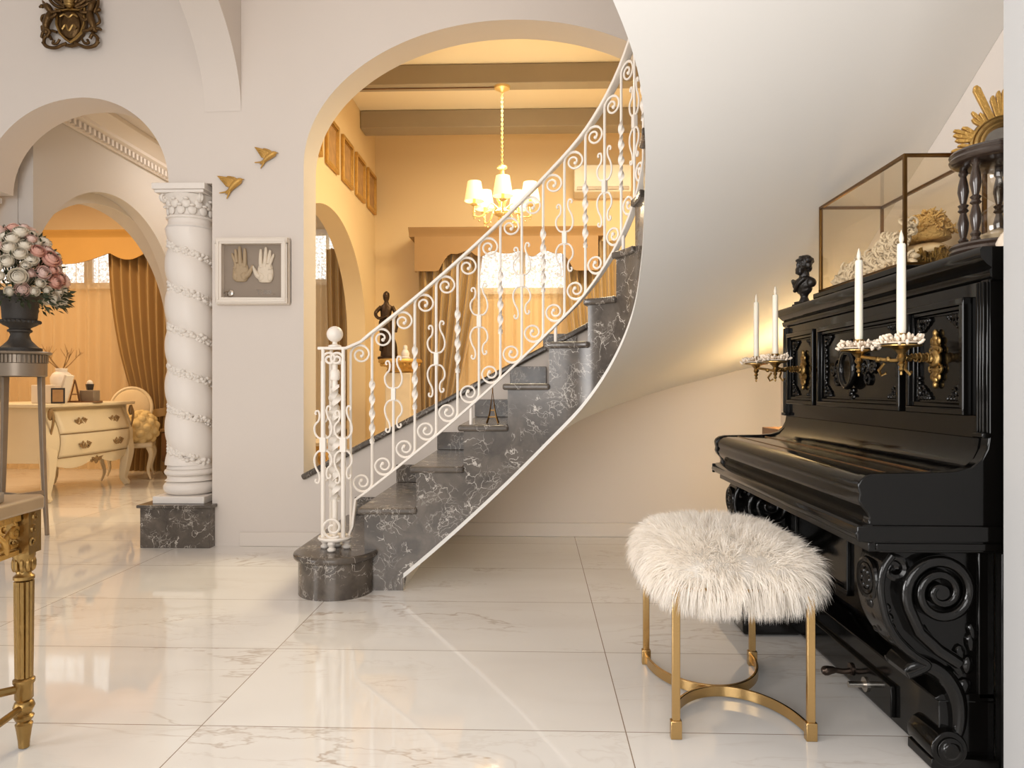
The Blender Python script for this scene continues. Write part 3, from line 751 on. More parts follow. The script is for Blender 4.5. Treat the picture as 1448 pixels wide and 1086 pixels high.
for k in range(4): c.sphere((XU-.005, my+.014*math.sin(k*2.2), mz-.075-.011*k), (.008, .016-.002*k, .010), 8, 5); c.sphere((XU-.005, my+.012*math.sin(k*2.2), mz+.073+.009*k), (.008, .014-.002*k, .009), 8, 5)
c.build('leaf_carving', 'black_carved', med)
# lower case
MB().box(1.16, XB, YN+.002, YN+.03, .0, .545).build('lower_side', 'black', piano, bevel=.002)
MB().box(1.16, XB, YP-.03, YP-.002, .0, .545).build('lower_side', 'black', piano, bevel=.002)
mb = MB(); mb.box(1.12, 1.16, YN+.031, YP-.031, .17, .548)
for y0, y1 in ((1.98, 2.50), (2.60, 3.13)): ring_frame(mb, 1.12, y0, y1, .215, .51, .022, .014)
mb.build('lower_panel', 'black', piano, bevel=.003)
mb = MB(); mb.box(1.022, 1.16, YN+.031, YP-.10, .004, .165); mb.prism([(1.016, .165), (1.012, .172), (1.03, .182), (1.16, .186), (1.16, .165)], xz, YN+.031, YP-.10)
mb.box(1.008, 1.022, YN+.25, YP-.3, .02, .11)
mb.build('plinth', 'black', piano, bevel=.003)
MB().box(.80, 1.02, 2.80, YP-.02, .004, .095).build('toe_block', 'black', piano, bevel=.012)
# carved console legs
def console_leg(yc, w):
    hw = w/2
    tail = [(.935, .236), (.965, .248), (.985, .262), (.955, .282), (.915, .318), (.886, .365), (.872, .415), (.868, .46), (.876, .505), (.896, .536)]
    volute = [(1.06, .268), (1.01, .30), (.962, .345)]+[(1.018+r*math.cos(a), .4446+r*math.sin(a)) for r, a in [(.091-.079*(i/72)**.9, math.radians(205)-2*PI*2.35*i/72) for i in range(73)]]
    low = [(.935, .238), (.955, .255), (.99, .256), (1.03, .232), (1.058, .19), (1.068, .14), (1.064, .09), (1.045, .055)]
    plate = [(.90, .545), (.876, .50), (.874, .44), (.89, .38), (.93, .32), (.975, .275), (1.03, .245), (1.062, .19), (1.066, .12), (1.06, .03), (1.16, .03), (1.16, .545)]
    o = MB().prism(plate, xz, yc-hw*.55, yc+hw*.55).build('leg', 'black', piano, bevel=.004)
    s_ = MB(); s_.strip([(x, yc, z) for x, z in [(p.x, p.y) for p in catmull([(a, b, 0) for a, b in tail], 4)]], (0, 1, 0), w, .020)
    vp = [(x, yc, z) for x, z in volute]; s_.strip(vp, (0, 1, 0), [w*(.96-.06*i/len(vp)) for i in range(len(vp))], [.034-.018*i/len(vp) for i in range(len(vp))])
    s_.strip([(p.x, yc, p.y) for p in catmull([(a, b, 0) for a, b in low], 5)], (0, 1, 0), w*.8, [.022+.022*math.sin(PI*i/35) for i in range(36)])
    for sg in (-1, 1):          # rounded faces of the scroll bands
        e_ = yc+sg*hw*.93
        s_.tube([(x, e_, z) for x, y, z in vp], [.0165-.0085*i/len(vp) for i in range(len(vp))], 10)
        s_.tube([(p.x, e_, p.y) for p in catmull([(a, b, 0) for a, b in tail], 4)], .0105, 8)
        lw = catmull([(a, b, 0) for a, b in low], 5); s_.tube([(p.x, yc+sg*hw*.72, p.y) for p in lw], [.011+.012*math.sin(PI*i/(len(lw)-1)) for i in range(len(lw))], 10)
    s_.build('scroll', 'black_carved', o, ang=60)
    q = MB(); q.lathe([(.010, -hw*1.06), (.018, -hw*1.04), (.018, hw*1.04), (.010, hw*1.06)], (1.018, yc, .4446), 16, RX)
    for sg in (-1, 1):
        for k in range(6):        # acanthus leaf behind the scroll
            t = k/5; px_, pz_ = 1.085+.02*t-.06*(k % 2)*(1-t), .20+.14*t
            q.sphere((px_, yc+sg*hw*.62, pz_), (.020-.008*t, .010, .024), 8, 5, Matrix.Rotation(.5-t*.8, 3, 'Y'))
        for k in range(5):
            q.tube(catmull([(1.075, yc+sg*hw*.66, .235), (1.06-.022*k*.6, yc+sg*hw*.74, .26+.012*k), (1.03-.012*k, yc+sg*hw*.7, .285+.018*k)], 5), [.008*(1-.5*i/10) for i in range(11)], 6)
        for k in range(4): q.sphere((.888+.006*k, yc+sg*hw*.72, .40-.025*k), (.013, .012, .013), 8, 6)
        q.tube([(a, yc+sg*hw*.8, b) for a, b in spiral2(.905, .50, .034, .008, 2.2, -1.3, 20)], .009, 6)
    q.torus((.862, yc, .465), .048, .009, RY, 28, 8); q.torus((.858, yc, .465), .034, .006, RY, 24, 6); q.sphere((.862, yc, .465), (.010, .03, .03), 14, 6)
    for k in range(6): q.sphere((.858, yc+.02*math.cos(k*1.047), .465+.02*math.sin(k*1.047)), (.009, .009, .009), 8, 5)
    for k in range(3): q.sphere((.868+.014*k, yc, .405-.03*k), (.012, .022-.004*k, .018), 8, 5)
    q.build('leaf_carving', 'black_carved', o)
    f = MB(); f.lathe([(.0, -hw*1.05), (.044, -hw*1.05), (.046, -hw*.95), (.046, hw*.95), (.044, hw*1.05), (0, hw*1.05)], (1.036, yc, .052), 28, RX)
    for sg in (-1, 1): f.lathe([(.030, hw*1.05*sg), (.032, hw*1.12*sg), (.022, hw*1.14*sg), (.018, hw*1.24*sg), (.0, hw*1.26*sg)], (1.036, yc, .052), 24, RX)
    f.box(.992, 1.16, yc-hw*1.02, yc+hw*1.02, .003, .028)
    f.build('foot', 'black', o, bevel=.003)
console_leg(YN+.068, .115); console_leg(YP-.07, .115)
mb = MB(); mb.tube([(1.03, 2.235, .052), (.955, 2.235, .052)], .009, 12); mb.lathe([(0, -.003), (.022, -.003), (.022, .005), (0, .005)], (1.006, 2.235, .052), 16, RY); mb.build('pedal', 'steel', piano, label='short steel pedal stub')
for y in (2.335,):
    mb = MB(); mb.tube(catmull([(1.03, y, .06), (.985, y, .052), (.95, y, .056), (.915, y, .052)], 5), [.009]*10+[.012, .013, .015, .016, .015, .009], 8)
    mb.lathe([(.0, -.004), (.02, -.004), (.02, .006), (.0, .006)], (1.006, y, .06), 14, RY)
    mb.build('pedal', 'iron_pedal', piano)
# brass candle brackets (fixed to the piano), their bead collars, and the candles
def bracket(yc, zc):
    o = thing('tmp', 'x', 'x')
    bp = MB(); x = XU-.004
    bp.sphere((x-.006, yc, zc), (.014, .026, .028), 16, 8); bp.sphere((x-.018, yc, zc), (.012, .014, .014), 14, 8)
    for sg in (1, -1):
        for k in range(4): bp.sphere((x-.004, yc, zc+sg*(.030+.014*k)), (.008, .021-.0045*k, .012), 10, 6)
        for sy in (1, -1):
            bp.tube([(x-.004, a, b) for a, b in spiral2(yc+sy*.020, zc+sg*.026, .013, .003, PI/2*sg, 1.2*sy, 16)], .004, 6)
            bp.sphere((x-.004, yc+sy*.016, zc+sg*.05), (.006, .008, .012), 8, 5)
    COL.objects.unlink(o); bpy.data.objects.remove(o)
    b = bp.build('candle_bracket', 'gold', piano)
    ar = MB(); hub = Vector((1.055, yc, zc+.008))
    ar.tube([(XU-.02, yc, zc), (1.10, yc, zc+.004), hub], [.007, .009, .008], 8)
    for k in range(5): ar.torus((1.108-.010*k, yc, zc+.004), .010+.002*(k % 2), .003, RY, 12, 6)
    cups = []
    for sy in (1, -1):
        e = Vector((.965, yc+sy*.125, zc+.012))
        ar.tube(catmull([hub, hub.lerp(e, .3)+Vector((0, 0, -.012)), hub.lerp(e, .65)+Vector((0, 0, -.006)), e], 6), .0055, 8)
        for k in (.2, .42, .62): ar.sphere(hub.lerp(e, k)+Vector((0, 0, -.009)), .009, 8, 6)
        ar.tube([(p[0], yc+sy*.06+p[1]*sy, zc-.01+p[2]) for p in [(1.01, 0, 0), (1.0, .015, -.02), (1.01, .02, -.035), (1.02, .01, -.028)]], .004, 6)
        ar.lathe([(0, -.062), (.004, -.058), (.003, -.05), (.007, -.045), (.004, -.038), (.009, -.03), (.005, -.024), (.012, -.014), (.008, -.004), (.014, .004), (.022, .012), (.050, .017), (.050, .0205), (.013, .0205), (.012, .044), (.0145, .048), (.0145, .051), (.0, .051)], e, 18)
        cups.append(e)
    ar.build('bracket_arms', 'gold', b)
    for e in cups:
        bd = MB(); rnd = random.Random(int(e.y*1000))
        bd.lathe([(.016, .022), (.05, .024), (.052, .027), (.016, .030)], e, 28)
        for k in range(120):
            a = rnd.uniform(0, 2*PI); r = rnd.uniform(.022, .062)
            p = e+Vector((r*math.cos(a), r*math.sin(a), .031+.016*math.sin((r-.02)/.046*PI)*rnd.uniform(.2, 1)-max(0, r-.052)*1.2)); q = rnd.uniform(.0030, .0052)
            bd.sphere(p, (q, q, q*rnd.uniform(1.2, 2.3)), 7, 5, Matrix.Rotation(a, 3, 'Z') @ Matrix.Rotation(rnd.uniform(.2, 1.5), 3, 'Y'))
        bd.build('bead_collar', 'shell', b)
    return cups
def taper(p, n, label):
    o = thing('candle', label, 'candle', None)
    hgt = .236
    MB().lathe([(.0105, 0), (.0115, .01), (.0112, hgt*.6), (.0105, hgt-.004), (.009, hgt), (.004, hgt+.001)], (0, 0, 0), 18).build('wax', 'wax', o)
    MB().lathe([(.003, hgt-.001), (.0058, hgt+.008), (.0062, hgt+.014), (.0045, hgt+.024), (.0018, hgt+.033), (0, hgt+.038)], (0, 0, 0), 12).build('flame_tip', 'flame', o)
    at(o, p.x, p.y, p.z+.0515); return o
cR = bracket(2.06, 1.038); cL = bracket(3.06, 1.03)
taper(cR[1], 0, 'rightmost of the four white candles, on the near piano bracket')
taper(cR[0], 1, 'white candle on the near piano bracket, second from the right of the four')
taper(cL[1], 2, 'white candle on the far piano bracket, the one closer to the piano front')
taper(cL[0], 3, 'leftmost of the four white candles, on the far piano bracket')

# ------------------------------------------------------------------ things on the piano
ZT = 1.3065
# composer bust
bust = thing('bust', 'small black bust of a bearded man at the far end of the piano top', 'bust')
by = 3.165
mb = MB(); mb.box(-.035, .035, -.035, .035, 0, .012); mb.box(-.029, .029, -.029, .029, .0122, .022)
mb.lathe([(.022, .022), (.018, .03), (.014, .04), (.018, .05), (.02, .056)], (0, 0, 0), 18); mb.build('socle', 'bust', bust, bevel=.003)
mb = MB()
for c_, r_ in (((0, 0, .072), (.026, .040, .026)), ((0, 0, .100), (.030, .056, .026)), ((-.004, 0, .088), (.030, .046, .028)), ((0, 0, .128), (.020, .022, .030)), ((-.001, 0, .180), (.030, .0245, .033)), ((.010, 0, .186), (.026, .027, .029)),
               ((-.016, 0, .158), (.019, .0195, .019)), ((-.022, 0, .146), (.015, .016, .018)), ((-.030, 0, .171), (.0085, .0055, .0125)), ((-.026, 0, .190), (.010, .019, .008)), ((.006, .024, .170), (.012, .008, .015)), ((.006, -.024, .170), (.012, .008, .015)), ((.016, 0, .160), (.016, .022, .020)),
               ((-.024, .010, .176), (.007, .007, .005)), ((-.024, -.010, .176), (.007, .007, .005)), ((.002, .026, .190), (.016, .010, .016)), ((.002, -.026, .190), (.016, .010, .016)), ((0, .046, .094), (.020, .016, .020)), ((0, -.046, .094), (.020, .016, .020)), ((0, 0, .055), (.018, .024, .012))):
    mb.sphere(c_, r_, 16, 10)
for k in range(22):
    a = k*1.9; mb.sphere((.010+.024*math.cos(a), .024*math.sin(a), .182+.026*((k*5) % 7)/7), .0075, 8, 6)
for k in range(12): a = k*2.1; mb.sphere((-.024+.008*math.cos(a), .012*math.sin(a), .140+.018*((k*7) % 5)/5), .0065, 8, 6)
mb.tube(catmull([(-.030, -.040, .112), (-.040, -.010, .088), (-.030, .022, .064)], 5), .008, 8); mb.tube(catmull([(-.022, .044, .112), (-.038, .016, .096), (-.038, -.004, .080)], 5), .008, 8)
bo = mb.build('bust_figure', 'bust', bust, ang=180)
rm = bo.modifiers.new('merge', 'REMESH'); rm.mode = 'VOXEL'; rm.voxel_size = .0026; rm.use_smooth_shade = True
at(bust, 1.165, by, ZT+.0004, rz=.30, s=1.05)

# glass case with bridal keepsake
case = thing('glass_case', 'brass edged glass display case on top of the piano', 'display case')
gx0, gx1, gy0, gy1, gz0, gz1 = 1.19, 1.455, 2.37, 3.07, 1.352, 1.715
mb = MB()
for x in (gx0-.015, ): mb.box(gx0-.018, gx1+.01, gy0-.018, gy1+.018, gz0-.022, gz0)
for x in (gx0+.02, gx1-.02):
    for y in (gy0+.03, gy1-.03): mb.lathe([(.016, ZT-.0005), (.02, ZT+.012), (.016, gz0-.0221)], (x, y, 0), 14)
mb.build('base_board', 'black', case, bevel=.004)
mb = MB(); w = .011
for x in (gx0, gx1-w):
    for y in (gy0, gy1-w): mb.box(x, x+w, y, y+w, gz0+w, gz1-w)
for z in (gz0, gz1-w):
    for x in (gx0, gx1-w): mb.box(x, x+w, gy0, gy1, z, z+w)
    for y in (gy0, gy1-w): mb.box(gx0+w, gx1-w, y, y+w, z, z+w)
mb.build('brass_edging', 'brass_dark', case, bevel=.002)
mb = MB(); e = .004; t = .002
for a in ((gx0+e, gx0+e+t, gy0+w, gy1-w, gz0+w, gz1-w), (gx1-e-t, gx1-e, gy0+w, gy1-w, gz0+w, gz1-w), (gx0+w, gx1-w, gy0+e, gy0+e+t, gz0+w, gz1-w), (gx0+w, gx1-w, gy1-e-t, gy1-e, gz0+w, gz1-w), (gx0+w, gx1-w, gy0+w, gy1-w, gz1-e-t, gz1-e)): mb.box(*a)
mb.build('pane', 'glass', case)
rnd = random.Random(3)
cu = MB(); cu.sphere((1.366, 2.64, gz0+.080), (.072, .17, .034), 28, 12)
cush = tag(cu.build('cushion', 'cushion', ang=180), 'pale cushion inside the glass case, under the straw crown', 'cushion')
br = MB()
for k in range(230):
    a = rnd.uniform(0, 2*PI); r = rnd.uniform(.85, 1.05); x, y = 1.366+.070*r*math.cos(a), 2.64+.172*r*math.sin(a)
    br.tube([(max(1.294, min(1.438, x+rnd.uniform(-.012, .012))), y+rnd.uniform(-.012, .012), gz0+.006+rnd.uniform(0, .08)) for _ in range(4)], .0042, 5)
br.build('bullion_fringe', 'bullion', cush, ang=180)
st = MB()
for k in range(330):
    a = rnd.uniform(0, 2*PI); ph = math.acos(rnd.uniform(.0, 1)); ph = min(ph, 1.36); p = Vector((math.sin(ph)*math.cos(a)*.066, math.sin(ph)*math.sin(a)*.108, math.cos(ph)*.098))
    b_ = p+Vector((rnd.uniform(-.016, .016), rnd.uniform(-.016, .016), rnd.uniform(-.012, .014))); c_ = b_+Vector((rnd.uniform(-.01, .01), rnd.uniform(-.01, .01), rnd.uniform(-.01, .01)))
    st.tube([Vector((1.366, 2.56, gz0+.118))+q for q in (p, b_, c_)], [.0034, .0028, .0015], 5)
st.lathe([(.0, .0), (.066, .0), (.062, .03), (.055, .06), (.03, .082), (0, .09)], (1.366, 2.56, gz0+.116), 24, squash=(1, 1.42))
tag(st.build('straw_crown', 'straw', ang=180), 'straw gold bridal crown shaped like a dome inside the glass case', 'crown')
ga = MB()
for k in range(190):
    t = rnd.random(); y = 2.43+.59*t; x = 1.238+.022*rnd.random(); z = gz0+.02+.15*rnd.random()*(1-.75*t**1.2); r = rnd.uniform(.012, .028); R_ = Matrix.Rotation(rnd.uniform(0, 3), 3, 'X') @ Matrix.Rotation(rnd.uniform(0, 3), 3, 'Z')
    ga.tube([(lambda w_: Vector((max(1.207, w_.x), min(3.045, max(2.395, w_.y)), max(gz0+.006, w_.z))))(Vector((x, y, z))+R_ @ Vector((q.x, q.y, 0))) for q in [Vector((a_, b_)) for a_, b_ in spiral2(0, 0, r, .003, 0, 1.6, 16)]], [.0050]*10+[.0035]*7, 5)
for k in range(70):
    t = rnd.random(); ga.sphere((1.215+.045*rnd.random(), 2.42+.60*t, gz0+.018+.03*rnd.random()), (rnd.uniform(.008, .016), rnd.uniform(.008, .018), rnd.uniform(.006, .012)), 8, 5)
ga.box(1.208, 1.284, 2.40, 3.04, gz0+.0005, gz0+.014)
tag(ga.build('lace_garland', 'lace', ang=180), 'ivory garland of ribbon roses and lace at the front of the glass case', 'garland')

# hourglass
hg = thing('hourglass', 'large hourglass with dark turned wooden posts at the near end of the piano', 'hourglass')
hh = .284; 
for z0 in (0, hh-.034): mb = MB(); mb.lathe([(.0, z0), (.100, z0), (.112, z0+.006), (.116, z0+.014), (.112, z0+.022), (.116, z0+.028), (.112, z0+.034), (.0, z0+.034)], (0, 0, 0), 48); mb.build('wooden_disc', 'black_wood', hg)
for k in range(5):
    a = 2*PI*k/5+3.52; q = MB()
    q.lathe([(.78*r, z) for r, z in [(.013, .034), (.016, .04), (.012, .048), (.017, .056), (.010, .064), (.016, .085), (.018, .105), (.010, .132), (.018, .138), (.012, .146), (.018, .153), (.010, .158), (.0185, .19), (.016, .21), (.010, .232), (.016, .24), (.013, hh-.034)]], (.086*math.cos(a), .086*math.sin(a), 0), 16)
    q.build('post', 'black_wood', hg)
q = MB(); q.lathe([(.03, .036), (.048, .046), (.057, .07), (.055, .095), (.035, .125), (.008, .145), (.035, .166), (.055, .195), (.057, .22), (.048, .244), (.03, .257)], (0, 0, 0), 32, cap=False); q.build('glass_bulb', 'glass_bulb', hg)
q = MB(); q.lathe([(.0, .0405), (.04, .0415), (.05, .055), (.045, .06), (.0, .078)], (0, 0, 0), 24); q.build('sand', 'pale_stone', hg)
at(hg, 1.238, 1.968, ZT+.0005)
# shells piled by the hourglass
sh_spots = [(1.205, 1.852, .0), ]
sh = MB(); q = Vector((0, 0, 0))
for i, (dy, dz, r) in enumerate([(0, .0, .026), (.008, .042, .022), (-.006, .08, .024), (.01, .12, .022), (-.004, .155, .02)]):
    sh.sphere((.004*math.sin(i*2), dy, dz+.024), (r*.8, r*.7, r), 14, 10, Matrix.Rotation(.5*math.sin(i*3), 3, 'X')); sh.tube([(a*.8, dy+.001, dz+.024+b) for a, b in spiral2(0, 0, r*.9, .004, i, 1.5, 18)], .004, 5)
o = tag(sh.build('shell_string', 'shell', ang=70), 'string of pearly sea shells hanging down beside the hourglass', 'shells'); at(o, 1.262, 1.845, ZT+.035)
mb = MB(); mb.lathe([(.0, 0), (.032, 0), (.036, .006), (.036, .02), (.031, .03), (.022, .034), (0, .034)], (0, 0, 0), 24)
sb = mb.build('dark_stand', 'dark'); tag(sb, 'low round dark stand under the shells on the piano corner', 'stand'); at(sb, 1.262, 1.845, ZT+.0005)
mb = MB(); mb.lathe([(.012, 0), (.022, .006), (.024, .016), (.018, .03), (.009, .043), (0, .052)], (0, 0, 0), 18)
for k in range(5): mb.torus((0, 0, .006+.008*k), .024-.003*k, .002, None, 18, 5)
o = tag(mb.build('sea_shell', 'shell'), 'single pearly cone shell standing in front of the hourglass', 'shell'); at(o, 1.19, 1.862, ZT+.0005)
# gilded sunburst mirror leaning on the glass case top
sun = thing('sunburst_mirror', 'gilded sunburst mirror standing above the hourglass', 'mirror')
mb = MB()
for R_, r_, yy in ((.086, .009, 0), (.074, .010, -.006), (.061, .008, -.010)): mb.torus((0, yy, 0), R_, r_, RX, 48, 8)
mb.build('round_frame', 'gold', sun)
MB().lathe([(0, 0), (.057, 0), (.057, .004), (0, .004)], (0, 0, 0), 40, RX).build('mirror_disc', 'mirror', sun)
def ray(a, r1, w, seg):
    mb = MB(); d = Vector((math.cos(a), 0, math.sin(a))); n_ = Vector((-math.sin(a), 0, math.cos(a)))
    for k in range(seg):
        o_ = (k-(seg-1)/2)*w; L = r1*(1-.10*abs(k-(seg-1)/2)+.03*(k % 2))
        mb.strip([d*.082+n_*o_*.6, d*(L-.012)+n_*o_*1.25, d*L+n_*o_*1.25], (0, 1, 0), .016, [w*.9, w*1.05, w*.45])
    mb.build('ray', 'gold_leaf', sun, bevel=.0015)
for k, (deg, r1, w, seg) in enumerate([(186, .145, .010, 4), (160, .150, .011, 4), (128, .135, .010, 3), (112, .205, .020, 1), (92, .175, .013, 4), (74, .235, .018, 1), (54, .17, .013, 4), (34, .205, .020, 1), (14, .15, .011, 4), (-8, .145, .010, 4)]): ray(math.radians(deg), r1, w, seg)
mb = MB(); mb.lathe([(0, 1.3070-1.718), (.05, 1.3070-1.718), (.052, -.403), (.02, -.395), (.009, -.38), (.008, -.10), (.012, -.092), (0, -.088)], (0, .004, 0), 20); mb.build('stand', 'gold', sun)
at(sun, 1.460, 2.30, 1.718, rz=-.30)

# ------------------------------------------------------------------ stool
stool = thing('stool', 'white shaggy fur stool on slim brass legs in front of the piano', 'stool')
sx0, sx1, sy0, sy1 = -.182, .182, -.265, .265
for x in (sx0, sx1):
    for y in (sy0, sy1):
        l = MB(); l.box(x-.011, x+.011, y-.007, y+.007, 0, .415); l.box(x-.015, x+.015, y-.011, y+.011, 0, .055 if False else .05)
        l.build('leg', 'brass', stool, bevel=.002)
for y, sg in ((sy0, 1), (sy1, -1)):
    P = [(sx0*1.0*math.cos(PI*i/36)*1., y+sg*(.262*math.sin(PI*i/36)), .021) for i in range(37)]
    MB().strip(P, (0, 0, 1), .032, .009).build('arc_stretcher', 'brass', stool, bevel=.002)
mb = MB(); mb.box(sx0-.005, sx1+.005, sy0-.005, sy1+.005, .40, .42); mb.build('seat_frame', 'brass', stool, bevel=.002)
A_, B_, zc_, hz_ = .208, .292, .445, .062
def pad(u, v, ex=.42, ez=.55):
    pw = lambda c, e_: math.copysign(abs(c)**e_, c)
    a, ph = 2*PI*u, -PI/2+PI*v
    return Vector((A_*pw(math.cos(ph), ez)*pw(math.cos(a), ex), B_*pw(math.cos(ph), ez)*pw(math.sin(a), ex), zc_+hz_*pw(math.sin(ph), .8)+.012*max(0, math.sin(ph))))
mb = MB(); mb.grid(pad, 64, 24); mb.build('seat_pad', 'fur', stool, ang=180)
import numpy as np
rg = np.random.default_rng(5)
def fur(n):
    u = rg.random(n*9); v = .10+.90*np.arccos(1-2*rg.random(n*9))/PI
    v = np.clip(v, .14, .9999)
    def ev(u, v):
        a, ph = 2*PI*u, -PI/2+PI*v; pw = lambda c, e_: np.sign(c)*np.abs(c)**e_
        return np.stack([A_*pw(np.cos(ph), .55)*pw(np.cos(a), .42), B_*pw(np.cos(ph), .55)*pw(np.sin(a), .42), zc_+hz_*pw(np.sin(ph), .8)+.012*np.maximum(0, np.sin(ph))], 1)
    # area weighting by local stretch
    e_ = 2e-3; p0 = ev(u, v); du = ev(u+e_, v)-p0; dv = ev(u, v-e_)-p0
    cr_ = np.cross(du, -dv); ar = np.linalg.norm(cr_, axis=1); wt = ar/(np.sin(np.clip((v-.10)/.90, 1e-3, 1-1e-3)*PI)+.02); keep = rg.random(n*9) < wt/np.percentile(wt, 99.7)
    idx = np.nonzero(keep)[0][:n]; p = p0[idx]; nr_ = cr_[idx]; nr_ /= np.linalg.norm(nr_, axis=1)[:, None]+1e-12
    out = p-np.array([0, 0, zc_]); flip = np.sum(nr_*out, 1) < 0; nr_[flip] *= -1
    m = len(p)
    rad = np.stack([p[:, 0]/A_, p[:, 1]/B_, np.zeros(m)], 1); rl = np.linalg.norm(rad, axis=1)[:, None]; rad = rad/(rl+1e-6)
    # clumps: neighbouring strands lean together
    cell = np.floor(p*38).astype(int); hsh = (cell[:, 0]*73856093 ^ cell[:, 1]*19349663 ^ cell[:, 2]*83492791) & 0xffff
    cr2 = np.random.default_rng(9).normal(size=(65536, 3))[hsh]
    up = np.clip(nr_[:, 2:3], 0, 1)
    d0 = nr_*(1-.30*up)+rad*.55*up*np.clip(rl, 0, 1)+cr2*.22+rg.normal(size=(m, 3))*.15
    d0 /= np.linalg.norm(d0, axis=1)[:, None]
    L = (.048+.026*rg.random(m)+.022*(1-up[:, 0]))[:, None]*(.62+.38*(1-up))
    g = np.array([0, 0, -1.])
    pts = [p]; d = d0.copy()
    for k in range(4):
        d = d+g*(.10+.17*(1-up))*(1+.4*k)/1.0+rg.normal(size=(m, 3))*.05; d /= np.linalg.norm(d, axis=1)[:, None]; q = pts[-1]+d*L/4
        # stay outside the pad
        pts.append(q)
    side = np.cross(d0, rg.normal(size=(m, 3))); side /= np.linalg.norm(side, axis=1)[:, None]+1e-9
    W = [.0010, .0010, .0008, .0005]
    V = []
    for k in range(4): V += [pts[k]-side*W[k], pts[k]+side*W[k]]
    V.append(pts[4]); V = np.stack(V, 1).reshape(-1, 3)
    base = (np.arange(m)*9)[:, None]
    quads = np.concatenate([base+np.array([[2*k, 2*k+1, 2*k+3, 2*k+2]]) for k in range(3)], 1).reshape(m*3, 4); tris = base+np.array([[6, 7, 8]])
    me = bpy.data.meshes.new('fur_cover'); me.vertices.add(len(V)); me.vertices.foreach_set('co', V.astype(np.float32).ravel())
    li = np.concatenate([quads.ravel(), tris.ravel()]); me.loops.add(len(li)); me.loops.foreach_set('vertex_index', li.astype(np.int32))
    nq, nt_ = len(quads), len(tris); me.polygons.add(nq+nt_)
    me.polygons.foreach_set('loop_start', np.concatenate([np.arange(nq)*4, nq*4+np.arange(nt_)*3]).astype(np.int32))
    me.update(calc_edges=True); me.validate()
    me.polygons.foreach_set('use_smooth', [True]*len(me.polygons)); me.materials.append(M['fur'])
    o = bpy.data.objects.new('fur_cover', me); COL.objects.link(o); o.parent = stool; o['kind'] = 'stuff'
fur(42000)
at(stool, .566, 2.25, 0)
